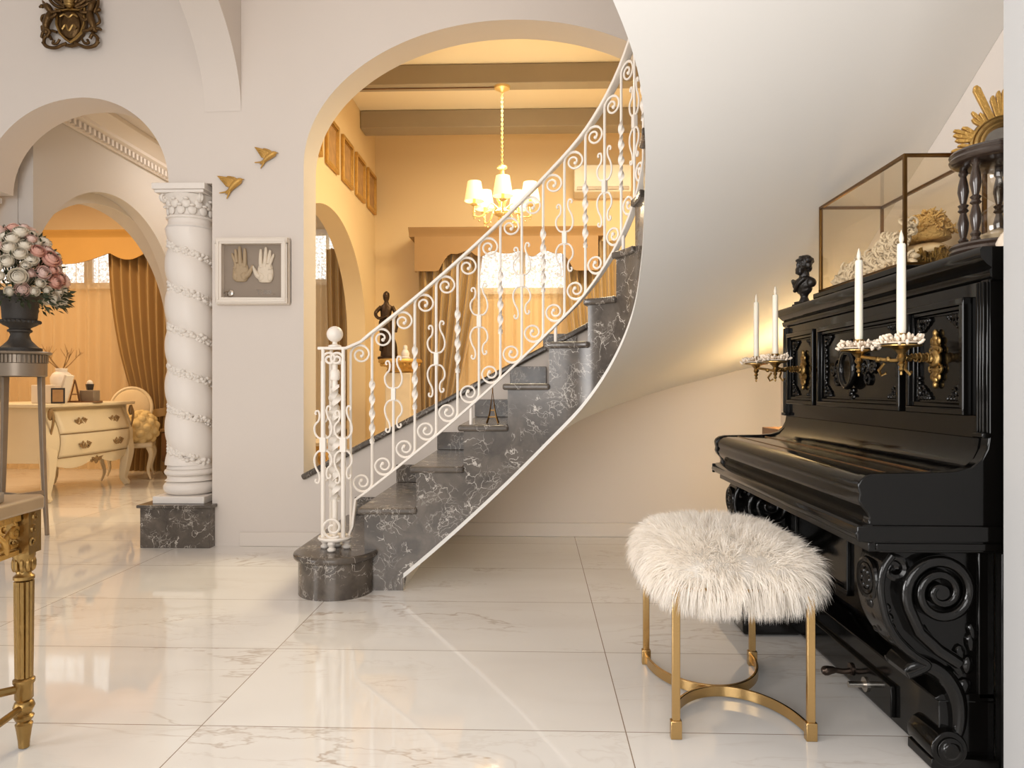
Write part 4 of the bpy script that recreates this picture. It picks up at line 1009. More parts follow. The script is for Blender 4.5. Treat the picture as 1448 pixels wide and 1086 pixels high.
# ------------------------------------------------------------------ twisted columns
def column(name, label, x, y, notch):
    c = thing(name, label, 'column', 'twisted columns carrying the arches')
    fn = lambda a, b, t: (a, b, t)
    x0, x1, y0, y1 = -.21, .213, -.20, .088
    def poly(o):
        if notch: return [(x0-o, y0-o), (x1+o-.002, y0-o), (x1+o-.002, YW-.003-y), (.187, YW-.003-y), (.187, y1), (x0-o, y1)]
        return [(x0-o, y0-o), (x1+o, y0-o), (x1+o, y1), (x0-o, y1)]
    MB().prism(poly(0), fn, 0, .238).build('pedestal', 'marble', c, bevel=.003)
    MB().prism(poly(.016), fn, .2382, .257).build('pedestal_top', 'marble', c, bevel=.005)
    z0 = .2573
    MB().box(-.157, .157, -.157, .157, z0, z0+.043).build('plinth', 'plaster_fine', c, bevel=.003)
    def tor(zc, r, b, n=7): return [(r-b+b*math.cos(t), zc+b*math.sin(t)) for t in [-PI/2+PI*i/n for i in range(n+1)]]
    MB().lathe([(.12, z0+.0431)]+tor(z0+.085, .156, .04)+[(.146, z0+.128), (.134, z0+.138), (.131, z0+.15), (.138, z0+.16)]+tor(z0+.18, .150, .019)+[(.137, z0+.202), (.133, z0+.215), (.128, z0+.23)], (0, 0, 0), 40).build('base', 'plaster_fine', c)
    # spiral shaft with rope like bead bands in the grooves
    zb, zt = z0+.225, 1.93; nz_, na = 170, 56; turns = 5.8; vs = []
    def rad(a, z):
        q = (a+2*PI*turns*(z-zb)/(zt-zb)) % (2*PI); s_ = abs(q-PI)/PI
        return .095+.052*math.sqrt(max(0, 1-s_**2.2))
    for k in range(nz_+1):
        z = zb+(zt-zb)*k/nz_
        for i in range(na): a = 2*PI*i/na; r = rad(a, z); vs.append((r*math.cos(a), r*math.sin(a), z))
    fs = [(k*na+i, k*na+(i+1) % na, (k+1)*na+(i+1) % na, (k+1)*na+i) for k in range(nz_) for i in range(na)]
    MB().add(vs, fs).build('shaft', 'plaster_fine', c, ang=80)
    rb = MB(); rn = random.Random(4); n = 620
    for i in range(n):
        t = i/n; a = -2*PI*turns*t; z = zb+(zt-zb)*t
        for j in range(2):
            r = .112+rn.uniform(0, .013); q = rn.uniform(.012, .019); zz_ = z+rn.uniform(-.020, .020); aa = a+rn.uniform(-.06, .06)
            rb.sphere((r*math.cos(aa), r*math.sin(aa), zz_), (q, q, q*.8), 6, 4)
    rb.build('rope_band', 'plaster', c, ang=180)
    MB().lathe([(.120, 1.92), (.136, 1.928), (.140, 1.94), (.134, 1.952), (.128, 1.96), (.128, 1.985), (.139, 1.99), (.141, 1.998), (.135, 2.005), (.124, 2.008)], (0, 0, 0), 40).build('necking', 'plaster_fine', c)
    cp = MB(); cp.lathe([(.118, 2.005), (.122, 2.05), (.132, 2.09), (.150, 2.118), (.156, 2.13), (.0, 2.132)], (0, 0, 0), 40)
    for row, (zz_, rr_, h_, off) in enumerate(((2.012, .127, .052, 0), (2.05, .134, .05, .5))):
        for i in range(12):
            a = 2*PI*(i+off)/12; cx_, cy_ = math.cos(a), math.sin(a); Rm = Matrix.Rotation(a, 3, 'Z')
            cp.sphere((cx_*rr_, cy_*rr_, zz_+h_*.45), (.012, .028, h_*.55), 10, 7, Rm); cp.sphere((cx_*(rr_+.016), cy_*(rr_+.016), zz_+h_*.95), (.012, .018, .009), 8, 5, Rm)
    for i in range(4):
        a = PI/4+PI/2*i
        for sg in (1, -1):
            R_ = Matrix.Rotation(a+sg*.35, 3, 'Z'); cp.tube([Vector((math.cos(a)*.155, math.sin(a)*.155, 2.105))+R_ @ Vector((u_, 0, w_)) for u_, w_ in spiral2(0, 0, .026, .005, PI/2, -1.4, 18)], .009, 6)
    cp.build('capital', 'plaster', c, ang=60)
    cp = MB(); cp.box(-.150, .150, -.150, .150, 2.132, 2.150); cp.box(-.162, .162, -.162, .162, 2.1505, 2.187); cp.build('abacus', 'plaster_fine', c, bevel=.003)
    at(c, x, y); return c
column('twisted_column', 'white twisted column on a dark marble block, beside the handprint frame wall', -2.145, 4.425, True)
column('twisted_column', 'white twisted column mostly out of view behind the bouquet, only its capital showing', -3.63, 4.425, False)

# ------------------------------------------------------------------ wall ornaments of the arcade wall
YO = YW-.001
def W(px, py, y=YO): return pxY(px, py, y)
# gilded coat of arms
crest = thing('coat_of_arms', 'gilded carved coat of arms high on the wall above the arch', 'wall ornament')
sc_ = 4.33/F
def cx_(px, py, dz=0): return Vector(((px-106)*sc_, -.02-dz, -(py-36)*sc_))
sh = MB(); outl = [(85, 17), (94, 20), (106, 18), (118, 20), (127, 17), (126, 40), (121, 52), (113, 60), (106, 65), (99, 60), (91, 52), (86, 40)]
sh.prism([(p.x, p.z) for p in [cx_(a, b) for a, b in outl]], lambda a, b, t: (a, t, b), -.035, -.001)
sh.sphere(cx_(106, 40, .018), (.062, .022, .085), 18, 10)
so = sh.build('shield', 'bronze_gold', crest, bevel=.006)
q = MB(); q.tube([cx_(a, b, .022) for a, b in outl], .0085, 7, closed=True)
q.tube(catmull([cx_(a, b, .036) for a, b in ((93, 30), (99, 27), (106, 31), (112, 27), (119, 31))], 5), .006, 6); q.tube(catmull([cx_(a, b, .036) for a, b in ((96, 48), (101, 42), (106, 50), (112, 42), (117, 47))], 5), .007, 6)
q.build('shield_rim', 'gold', so)
def body(name, segs):
    mb = MB()
    for pts, rs in segs:
        P = catmull([cx_(a, b, d) for a, b, d in pts], 5); n_ = len(P); k = len(rs)-1
        R_ = [rs[min(k, int(i/(n_-1)*k))]+(rs[min(k, int(i/(n_-1)*k)+1)]-rs[min(k, int(i/(n_-1)*k))])*((i/(n_-1)*k) % 1) for i in range(n_)]
        mb.tube(P, R_, 9); mb.sphere(P[0], R_[0]*1.02, 9, 6); mb.sphere(P[-1], R_[-1]*1.02, 9, 6)
    return mb.build(name, 'bronze_gold', crest, ang=80)
body('supporter_beast', [([(78, 22, .02), (76, 30, .03), (72, 40, .03), (71, 50, .02)], [.018, .024, .021, .016]), ([(69, 12, .02), (74, 15, .03), (78, 22, .02)], [.017, .021, .018]), ([(66, 14, .03), (63, 15, .03)], [.012, .007]),
    ([(77, 24, .03), (86, 22, .03), (92, 21, .03)], [.011, .009, .008]), ([(74, 30, .03), (82, 31, .04), (88, 27, .04)], [.011, .009, .009]), ([(71, 48, .02), (66, 50, .02), (64, 56, .02)], [.015, .010, .009]), ([(72, 46, .03), (77, 50, .03), (74, 57, .03)], [.016, .010, .009]),
    ([(69, 38, .02), (64, 33, .02), (65, 27, .02), (69, 26, .02)], [.008, .008, .008, .011]), ([(67, 8, .02), (65, 5, .02)], [.008, .004]), ([(70, 44, .01), (64, 47, .01), (63, 41, .01)], [.007, .008, .01])])
body('supporter_beast', [([(134, 22, .02), (136, 30, .03), (139, 40, .03), (141, 48, .02)], [.018, .023, .020, .016]), ([(141, 8, .02), (138, 14, .03), (134, 22, .02)], [.014, .019, .018]), ([(136, 6, .03), (131, 8, .03)], [.011, .007]),
    ([(134, 24, .03), (126, 25, .04), (122, 21, .03)], [.011, .009, .008]), ([(135, 31, .03), (128, 35, .03), (124, 32, .03)], [.011, .009, .009]), ([(140, 46, .02), (146, 46, .02), (149, 47, .02)], [.014, .010, .009]), ([(139, 46, .03), (133, 49, .03), (126, 50, .03)], [.015, .010, .008]),
    ([(143, 40, .02), (148, 36, .02), (146, 28, .02), (143, 22, .02), (147, 19, .02)], [.008, .008, .008, .008, .012]), ([(146, 3, .02), (145, 12, .02), (141, 22, .02)], [.008, .010, .010])])
mb = MB(); m2 = MB()
for sg in (1, -1):
    f_ = lambda a, b, d=.02: cx_(106+sg*a, b, d)
    for pts, r in (([(6, 66), (14, 69), (22, 72), (32, 71), (38, 66), (38, 58), (32, 54), (28, 60)], .010), ([(16, 60), (20, 66), (26, 66), (24, 61)], .008), ([(30, 72), (36, 70), (41, 64)], .008), ([(20, 50), (28, 48), (33, 53), (40, 60)], .009)):
        mb.tube(catmull([f_(a, b) for a, b in pts], 6), r, 7)
    for pts, r in (([(6, 14), (14, 10), (22, 4), (26, -4), (20, -12)], .013), ([(8, 16), (18, 14), (26, 9), (31, 2)], .010), ([(4, 12), (10, 4), (14, -6), (22, -16)], .013), ([(12, 8), (18, 0), (30, -4)], .009)):
        m2.tube(catmull([f_(a, b) for a, b in pts], 6), r, 7)
mb.tube([cx_(96, 67, .012), cx_(106, 69, .012), cx_(116, 67, .012)], .011, 7)
mb.build('ribbon', 'bronze_gold', crest, ang=80); m2.tube([cx_(96, 12, .008), cx_(116, 12, .008)], .012, 7); m2.build('mantling', 'bronze_gold', crest, ang=80)
MB().box(-.05, .05, -.02, 0, -.02, .06).build('wall_mount', 'bronze', crest)
mb = MB(); mb.sphere(cx_(106, 8, .03), (.034, .03, .045), 16, 10); mb.lathe([(.03, 0), (.036, .012), (.030, .022)], cx_(106, 16, .025)+Vector((0, 0, 0)), 18)
for k in range(-2, 3): mb.tube(catmull([cx_(106+k*6, -3, .03), cx_(106+k*8, -10, .03), cx_(106+k*5, -18, .03)], 4), .008, 6); mb.sphere(cx_(106+k*5, -19, .03), .011, 8, 6)
mb.tube([cx_(94, -3, .035), cx_(106, -1, .045), cx_(118, -3, .035)], .009, 7)
mb.build('helm_crown', 'gold', crest, ang=80)
p = W(106, 36); crest.location = p

def swallow(label, px, py, s, rot):
    o = thing('bird_ornament', label, 'wall ornament', 'gilded swallows on the wall')
    mb = MB()
    ax = [(-.014, -.038), (.004, -.016), (.022, .002), (.040, .016), (.054, .025), (.060, .028)]
    P = catmull([(a, -.018, b) for a, b in ax], 5); n_ = len(P)-1
    mb.tube(P, [.006+.0135*math.sin(PI*min(1, (i/n_)*.86+.07))**.8 for i in range(n_+1)], 12)
    mb.sphere((.056, -.020, .027), (.0125, .0115, .0115), 12, 8); mb.lathe([(.0055, 0), (0, .017)], (.066, -.020, .030), 8, RY)
    mb.build('body', 'gold_leaf', o, ang=70)
    for name, y0, rows in (('wing', -.020, ((.034, .018, -.092, .054), (-.006, -.018, -.040, -.004))), ('far_wing', -.008, ((.044, .024, -.030, .056), (.02, .01, -.055, .040)))):
        w = MB(); (ax0, az0, tx0, tz0), (ax1, az1, tx1, tz1) = rows
        for k in range(9):
            t = k/8; b0 = Vector((ax0+(ax1-ax0)*t, y0+.004, az0+(az1-az0)*t)); tip = Vector((tx0+(tx1-tx0)*t, y0+.006-.003*(k % 2), tz0+(tz1-tz0)*t))
            w.tube([b0, b0.lerp(tip, .45)+Vector((0, -.005, .004)), b0.lerp(tip, .85), tip], [.0075, .0075, .0055, .0015], 6)
        w.build(name, 'gold_leaf', o, ang=70)
    t_ = MB(); t_.tube(catmull([(-.008, -.016, -.030), (-.036, -.015, -.044), (-.078, -.012, -.050)], 5), [.009-.0006*i for i in range(11)], 6); t_.tube(catmull([(-.008, -.016, -.034), (-.018, -.015, -.058), (-.032, -.012, -.086)], 5), [.009-.0006*i for i in range(11)], 6)
    t_.tube([(-.004, -.014, -.03), (-.022, -.013, -.046), (-.040, -.012, -.058)], [.010, .008, .002], 6); t_.build('tail', 'gold_leaf', o, ang=70)
    o.location = W(px, py); o.rotation_euler = (0, rot, 0); o.scale = (s, s, s)
swallow('gilded swallow on the pale wall, lower and larger looking of the pair, nearer the column', 329, 262, .98, 0)
swallow('gilded swallow on the pale wall, higher of the pair, nearer the stair arch', 378, 222, .88, .12)

# framed pair of cast hands
fr = thing('handprint_frame', 'white box frame holding two cast hands on the pale wall', 'picture frame')
a, b = W(309, 432), W(411, 337); wx, wz = b.x-a.x, b.z-a.z; ox, oz = (a.x+b.x)/2, (a.z+b.z)/2
mb = MB(); D = .055
def rf(mb, hw, hz, w, y0, y1):
    for s_ in ((-hw, hw, -hz, -hz+w), (-hw, hw, hz-w, hz), (-hw, -hw+w, -hz+w, hz-w), (hw-w, hw, -hz+w, hz-w)): mb.box(s_[0], s_[1], y0, y1, s_[2], s_[3])
rf(mb, wx/2-.004, wz/2-.004, .036, -D, 0); rf(mb, wx/2, wz/2, .010, -.03, 0); rf(mb, wx/2-.012, wz/2-.012, .014, -D-.006, -D)
mb.build('frame', 'frame_white', fr, bevel=.003)
MB().box(-wx/2+.03, wx/2-.03, -.012, -.001, -wz/2+.03, wz/2-.03).build('backing', 'grey_mount', fr)
def hand(m, cx, cz, sx):
    mb = MB(); k = .0385/82*1.06   # metres per crop pixel
    T = lambda x, z, y=-.020: Vector((cx+sx*x*k, y, cz+z*k))
    for pts, r in (([(-62, 30), (-52, 75), (-88, 178), (-98, 208)], (30, 21, 17, 12)), ([(-40, 50), (-38, 100), (-50, 200), (-56, 250)][1:], (26, 22, 17)), ([(8, 60), (4, 110), (-4, 230), (-6, 285)], (26, 27, 23, 17)), ([(52, 50), (58, 110), (58, 210), (56, 262)], (25, 26, 22, 16)), ([(60, -60), (96, -40), (128, 10), (150, 66)], (40, 34, 24, 12))):
        P = catmull([T(a, b, -.020) for a, b in pts], 5); n_ = len(P)
        mb.tube(P, [(r[min(len(r)-1, int(i/(n_-1)*(len(r)-1)))]*(1-((i/(n_-1)*(len(r)-1)) % 1))+r[min(len(r)-1, int(i/(n_-1)*(len(r)-1))+1)]*((i/(n_-1)*(len(r)-1)) % 1))*k for i in range(n_)], 10)
        mb.sphere(P[-1], r[-1]*k*1.02, 10, 7)
    # palm as a lofted pad with heel and thumb mount
    secs = [(-128, 46), (-118, 74), (-85, 92), (-40, 100), (10, 98), (50, 92), (80, 84), (100, 60)]
    n_ = 20; vs = []
    for zz_, hw in secs:
        for i in range(n_): q = 2*PI*i/n_; vs.append(T(4+hw*math.cos(q), zz_, -.016-.014*(.6+.4*min(1, hw/90))*math.sin(q)))
    mb.add(vs, [(j*n_+i, j*n_+(i+1) % n_, (j+1)*n_+(i+1) % n_, (j+1)*n_+i) for j in range(len(secs)-1) for i in range(n_)]+[tuple(range(n_)), tuple((len(secs)-1)*n_+i for i in range(n_))])
    mb.sphere(T(52, -58, -.024), (48*k, .012, 50*k), 12, 8); mb.sphere(T(-55, -60, -.023), (38*k, .010, 55*k), 12, 8)
    mb.build('cast_hand', m, fr, ang=80)
hand('hand_tan', -.0795*1.0, .002, 1); hand('hand_white', .0745, -.004, -1)
mb = MB(); ex_, ez_ = -.141, -.130
mb.lathe([(.018, 0), (.021, .004), (.018, .007), (.010, .008), (0, .008)], (ex_, -.013, ez_), 24, RX); mb.tube([(ex_-.004, -.022, ez_+.018), (ex_-.024, -.02, ez_+.012), (ex_-.042, -.018, ez_-.002), (ex_-.02, -.02, ez_-.012)], .0025, 6)
mb.tube([(ex_+a_, -.022, ez_+b_) for a_, b_ in ((-.010, .006), (0, .010), (.008, .004), (0, 0), (-.006, -.006), (.004, -.011))], .002, 6); mb.build('emblem', 'silver', fr)
mb = MB()
for seg in (((0, .014), (.024, .014)), ((.012, .014), (.012, -.012)), ((.022, .010), (.044, .010)), ((.030, .010), (.028, -.014)), ((.030, -.012), (.040, -.012)), ((.048, .012), (.048, -.012)), ((.056, .012), (.056, -.012)), ((.064, .013), (.064, -.012)), ((.072, .013), (.072, -.010)), ((.080, .012), (.080, -.012)), ((.088, .012), (.088, -.011)), ((.094, -.012), (.114, -.012))):
    (x0_, z0_), (x1_, z1_) = seg; mb.tube([(.016+x0_, -.0125, -.124+z0_), (.016+x1_, -.0125, -.124+z1_)], .0017, 6)
mb.build('engraved_lettering', 'silver', fr)
fr.location = (ox, YW-.0005, oz)

# ------------------------------------------------------------------ flower stand, urn, bouquet
SX, SY = -3.215, 4.40
st = thing('flower_stand', 'tall pewter coloured round flower stand with slim legs beside the arch', 'stand')
zt = 1.178
MB().lathe([(0, zt-.018), (.160, zt-.018), (.172, zt-.012), (.174, zt-.006), (.168, zt), (0, zt)], (0, 0, 0), 48).build('top', 'stand', st)
mb = MB(); mb.lathe([(.140, zt-.155), (.146, zt-.150), (.146, zt-.072), (.140, zt-.070), (.140, zt-.019), (0, zt-.0185)], (0, 0, 0), 48)
mb.lathe([(0, zt-.155), (.14, zt-.155)], (0, 0, 0), 48, cap=False)
for i in range(40):
    a = 2*PI*i/40; mb.obox((.146*math.cos(a), .146*math.sin(a), zt-.045), ((math.cos(a), math.sin(a), 0), (-math.sin(a), math.cos(a), 0), (0, 0, 1)), (.006, .006, .025))
mb.build('fluted_apron', 'stand', st, bevel=.001)
for a in (math.radians(72), math.radians(160), math.radians(250)):
    mb = MB(); ca, sa = math.cos(a), math.sin(a)
    P = [(ca*r, sa*r, z) for r, z in ((.138, zt-.06), (.142, zt-.3), (.150, .6), (.162, .3), (.180, .0))]
    mb.strip(catmull(P, 4), (-sa, ca, 0), [.042-.0012*i_ for i_ in range(17)], [.030-.0007*i_ for i_ in range(17)]); mb.build('leg', 'stand', st, bevel=.003)
mb = MB()
for a in (math.radians(72), math.radians(160), math.radians(250)):
    mb.strip([(0, 0, .28), (.16*math.cos(a), .16*math.sin(a), .28)], (0, 0, 1), .03, .02)
mb.build('stretcher', 'stand', st, bevel=.002)
at(st, SX, SY)
urn = thing('urn', 'dark classical urn holding the bouquet on the flower stand', 'urn')
zu = zt+.0005
MB().lathe([(0, 0), (.118, 0), (.120, .008), (.118, .022), (.100, .03), (.085, .045), (.062, .07), (.050, .105), (.054, .118), (.066, .124), (.068, .134), (.056, .142), (.06, .15), (.09, .165), (.108, .18), (.106, .195), (.092, .20), (.094, .21), (.098, .27), (.108, .325), (.122, .355), (.128, .365), (.122, .372), (.108, .36), (.10, .34), (0, .33)], (0, 0, 0), 40).build('vessel', 'urn', urn)
mb = MB()
for i in range(26):
    a = 2*PI*i/26; mb.sphere((.105*math.cos(a), .105*math.sin(a), .186), (.012, .012, .011), 8, 6)
mb.build('gadroon_band', 'urn', urn)
at(urn, SX, SY, zu)
bq = thing('bouquet', 'domed bouquet of cream and pink roses with dark green leaves in the urn', 'bouquet')
def rose_mesh():
    mb = MB(); rn = random.Random(2)
    def petal(a, R, pm, w, flare, dz):
        def fn(u, v):
            ph = math.radians(18+(pm-18)*v); t = (u-.5)*w*(1-.18*v**3); q = R*(1+flare*v**4)*(1-.05*(2*u-1)**2)
            rr_ = q*math.sin(ph); z = -R*math.cos(ph)*.95+dz-.06*R*(2*u-1)**2*v
            return (rr_*math.cos(a+t), rr_*math.sin(a+t), z)
        mb.grid(fn, 6, 6)
    for k in range(5): petal(2*PI*k/5, 1.0, 104, 1.75, .16, 0)
    for k in range(5): petal(2*PI*k/5+.63, .86, 122, 1.75, .08, .06)
    for k in range(4): petal(2*PI*k/4+.2, .68, 136, 2.1, .03, .14)
    for k in range(4): petal(2*PI*k/4+.9, .50, 146, 2.1, 0, .24)
    for k in range(3): petal(2*PI*k/3, .33, 152, 2.6, 0, .36)
    mb.sphere((0, 0, .34), (.2, .2, .26), 10, 6)
    return mb
RM = {k: rose_mesh().mesh('rose', 'rose_'+k, 180, fix=False) for k in 'cpb'}
rn = random.Random(21); placed = []; bc = Vector((0, 0, .335)); k = 0; tries = 0
while len(placed) < 92 and tries < 9000:
    tries += 1
    el = math.asin(rn.uniform(-.12, .99)); az = rn.uniform(0, 2*PI); big = rn.random()
    r = .050 if big < .22 else (.040 if big < .65 else .028)
    d = Vector((math.cos(el)*math.cos(az), math.cos(el)*math.sin(az), math.sin(el)))
    p = bc+Vector((d.x*.235, d.y*.235, d.z*.41+.005))*rn.uniform(.95, 1.04)
    if p.x < -.165+r: continue
    if any((p-q).length < (r+s_)*.80 for q, s_ in placed): continue
    placed.append((p, r)); c_ = rn.random(); kind = 'c' if c_ < .58 else ('p' if c_ < .84 else 'b')
    o = bpy.data.objects.new('rose', RM[kind]); COL.objects.link(o); o.parent = bq; o.location = p; o.scale = (r, r, r)
    o.rotation_euler = (d+Vector((0, -.25, .05))).to_track_quat('Z', 'Y').to_euler()
lf = MB()
for i in range(900):
    el = math.asin(rn.uniform(-.38, .97)); az = rn.uniform(0, 2*PI); d = Vector((math.cos(el)*math.cos(az), math.cos(el)*math.sin(az), math.sin(el)))
    rad_ = rn.uniform(.16, .235)+(.028 if el < .05 else 0); p = bc+Vector((d.x, d.y, d.z*1.72 if d.z > 0 else d.z))*rad_; L = rn.uniform(.035, .065); w = L*.36
    if p.x < -.13 or (p.z < .36 and math.hypot(p.x, p.y) < .165): continue
    t = (d+Vector((rn.uniform(-.6, .6), rn.uniform(-.6, .6), rn.uniform(-.6, .4)))).normalized(); s_ = t.cross(d+Vector((.01, .02, .3))).normalized(); n_ = s_.cross(t)
    lf.add([p, p+t*L*.45+s_*w*.5+n_*.004, p+t*L, p+t*L*.45-s_*w*.5+n_*.004, p+t*L*.45-n_*.003], [(0, 1, 4), (1, 2, 4), (2, 3, 4), (3, 0, 4)])
for i in range(34):
    az = rn.uniform(0, 2*PI); el = rn.uniform(.15, 1.3); d = Vector((math.cos(el)*math.cos(az), math.cos(el)*math.sin(az), math.sin(el))); lf.tube([bc*.97, bc+d*.12, bc+Vector((d.x*.21, d.y*.21, d.z*.36))], .003, 5)
lf.build('leaves', 'leaf', bq, ang=180, fix=False)
at(bq, SX, SY, zu+.03)

# ------------------------------------------------------------------ gilded console table in the near left
tb = thing('console_table', 'gilded console table with carved apron, cut off by the edge of the view', 'table')
TH = .67
MB().prism([(-.86, -.49), (.024, -.49), (.042, -.47), (.042, .02), (.024, .04), (-.86, .04)], lambda a, b, t: (a, b, t), TH-.038, TH).build('table_top', 'brown_stone', tb, bevel=.008, seg=3)
for x, y in ((0, 0), (0, -.45), (-.8, 0), (-.8, -.45)):
    mb = MB(); z0 = TH-.15
    mb.lathe([(.006, .0), (.013, .004), (.014, .02), (.018, .05), (.021, .066), (.015, .072), (.021, .078), (.024, .086), (.017, .092), (.020, .10), (.026, .112), (.022, .124), (.016, .128), (.022, .134), (.022, .17), (.026, .176), (.026, .184), (.019, .19)], (x, y, 0), 20)
    for i in range(10):
        a = 2*PI*i/10; mb.tube([(x+.0155*math.cos(a), y+.0155*math.sin(a), .19), (x+.018*math.cos(a), y+.018*math.sin(a), z0-.075)], .0058, 6)
    mb.lathe([(.016, .19), (.018, z0-.075), (.025, z0-.07), (.025, z0-.062), (.018, z0-.056), (.017, z0-.045), (.024, z0-.02), (.027, z0-.008), (.027, z0)], (x, y, 0), 20)
    for i in range(10):
        a = 2*PI*i/10; mb.sphere((x+.022*math.cos(a), y+.022*math.sin(a), z0-.03), (.007, .007, .020), 7, 5)
    mb.box(x-.028, x+.028, y-.028, y+.028, z0, TH-.039)
    for sx in (-1, 1):
        for j in range(3):
            zc = z0+.03+.033*j; mb.tube([(x+sx*.029, y-.016+.016*j*.5+a_, zc+b_) for a_, b_ in spiral2(0, 0, .011, .003, j, 1.2, 12)], .0035, 5)
            mb.tube([(x-.01+.01*j*.5+a_, y+sx*.029, zc+b_) for a_, b_ in spiral2(0, 0, .012, .003, j, 1.2, 12)], .0035, 5)
    mb.build('leg', 'gold', tb, ang=45)
mb = MB(); rn = random.Random(8)
def leafrail(p0, p1, n):
    p0, p1 = Vector(p0), Vector(p1); t = (p1-p0).normalized(); L = (p1-p0).length; nn = Vector((-t.y, t.x, 0))
    mb.obox((p0+p1)/2+Vector((0, 0, TH-.050)), (t, nn, (0, 0, 1)), (L/2, .012, .010)); mb.obox((p0+p1)/2+Vector((0, 0, TH-.142)), (t, nn, (0, 0, 1)), (L/2, .007, .006))
    for i in range(n):
        c = p0+t*(L*(i+.5)/n)+Vector((0, 0, TH-.092))
        for sg in (-1, 1):
            P = catmull([c+Vector((0, 0, -.042)), c+t*.020*sg+Vector((0, 0, -.012))+nn*.010*sg, c+t*.044*sg+Vector((0, 0, .02)), c+t*.026*sg+Vector((0, 0, .040))], 6); mb.tube(P, [.011-.0004*k for k in range(len(P))], 6)
            mb.tube([c+t*(sg*.04+a_*sg)+Vector((0, 0, .0+b_)) for a_, b_ in spiral2(0, 0, .018, .004, .5, 1.3, 16)], .0055, 5)
            mb.tube([c+t*.012*sg+Vector((0, 0, -.03)), c+t*.05*sg+Vector((0, 0, -.036))-nn*.006, c+t*.06*sg+Vector((0, 0, -.015))], [.009, .008, .003], 6)
leafrail((0, -.033, 0), (0, -.417, 0), 4); leafrail((-.033, 0, 0), (-.767, 0, 0), 7); leafrail((-.033, -.45, 0), (-.767, -.45, 0), 7)
mb.build('carved_apron', 'gold_leaf', tb, ang=60)
mb = MB()
mb.tube(catmull([(0, 0, .16), (-.12, -.10, .165), (-.28, -.19, .175), (-.4, -.225, .18), (-.52, -.26, .175), (-.68, -.35, .165), (-.8, -.45, .16)], 5), .011, 8)
mb.tube(catmull([(0, -.45, .16), (-.12, -.35, .165), (-.28, -.26, .175), (-.4, -.225, .18), (-.52, -.19, .175), (-.68, -.10, .165), (-.8, 0, .16)], 5), .011, 8)
mb.tube([(0, 0, .112), (0, -.45, .112)], .009, 8)
mb.build('stretcher', 'gold', tb)
at(tb, -1.358, 1.874, 0, rz=.10)
lo = thing('leaf_ornament', 'small grey box with a dark metal leaf on the gilded table', 'ornament')
MB().box(-.035, .035, -.03, .03, 0, .025).build('box', 'stand', lo, bevel=.003)
mb = MB(); mb.grid(lambda u, v: (.030*math.sin(PI*v)*(2*u-1)*.6+.006*v, .010*math.cos((2*u-1)*1.4)+.02*v, .024+.055*v), 6, 8); mb.build('leaf', 'stand', lo).modifiers.new('s', 'SOLIDIFY').thickness = .003
at(lo, -1.358, 1.735, TH+.0005, rz=.4)

# ------------------------------------------------------------------ sitting room: chest and what stands on it
ch = thing('chest_of_drawers', 'cream bombe chest with gilt carvings in the sitting room beyond the arch', 'chest')
X0, Y0, Y1 = -4.03, 5.80, 7.02
bx = lambda z: .055*math.sin((z-.33)/.46*PI*1.15+.25)+.012
prof_ = [(-.62+0, .30)]
zs = [.33+.46*i/14 for i in range(15)]
mb = MB(); n_ = 18
def chp(u, v):
    z = .33+.46*v; y = Y0+(Y1-Y0)*u; e = (2*u-1); return (X0+bx(z)+.05*(1-e*e)-.02, y, z-.07*(1-v)*(abs(math.sin(PI*2*u)))*(1 if v < .08 else 0))
vs = [chp(i/n_, j/14) for j in range(15) for i in range(n_+1)]; fs = [(j*(n_+1)+i, j*(n_+1)+i+1, (j+1)*(n_+1)+i+1, (j+1)*(n_+1)+i) for j in range(14) for i in range(n_)]
k = len(vs)
for j in range(15): z = .33+.46*j/14; b = bx(z)*.7; vs += [(X0-.78, Y0-b, z), (X0-.02+bx(z)-.0, Y0-b+.0, z)]
fs += [(k+2*j, k+2*j+1, k+2*j+3, k+2*j+2) for j in range(14)]; fs += [(k+2*j+1, j*(n_+1), (j+1)*(n_+1), k+2*j+3) for j in range(14)]
k2 = len(vs); vs += [(X0-.78, Y1, .33), (X0-.78, Y1, .79), (X0-.02, Y1, .33), (X0-.02, Y1, .79)]; fs += [(k2, k2+2, k2+3, k2+1)]
mb.add(vs, fs); mb.box(X0-.78, X0-.04, Y0+.03, Y1-.002, .36, .788); mb.build('carcass', 'chest', ch, ang=50)
MB().prism([(X0-.82, Y0-.06), (X0+.05, Y0-.06), (X0+.085, Y0+.3), (X0+.09, (Y0+Y1)/2), (X0+.085, Y1-.3), (X0+.05, Y1+.04), (X0-.82, Y1+.04)], lambda a, b, t: (a, b, t), .7895, .82).build('top', 'chest', ch, bevel=.01)
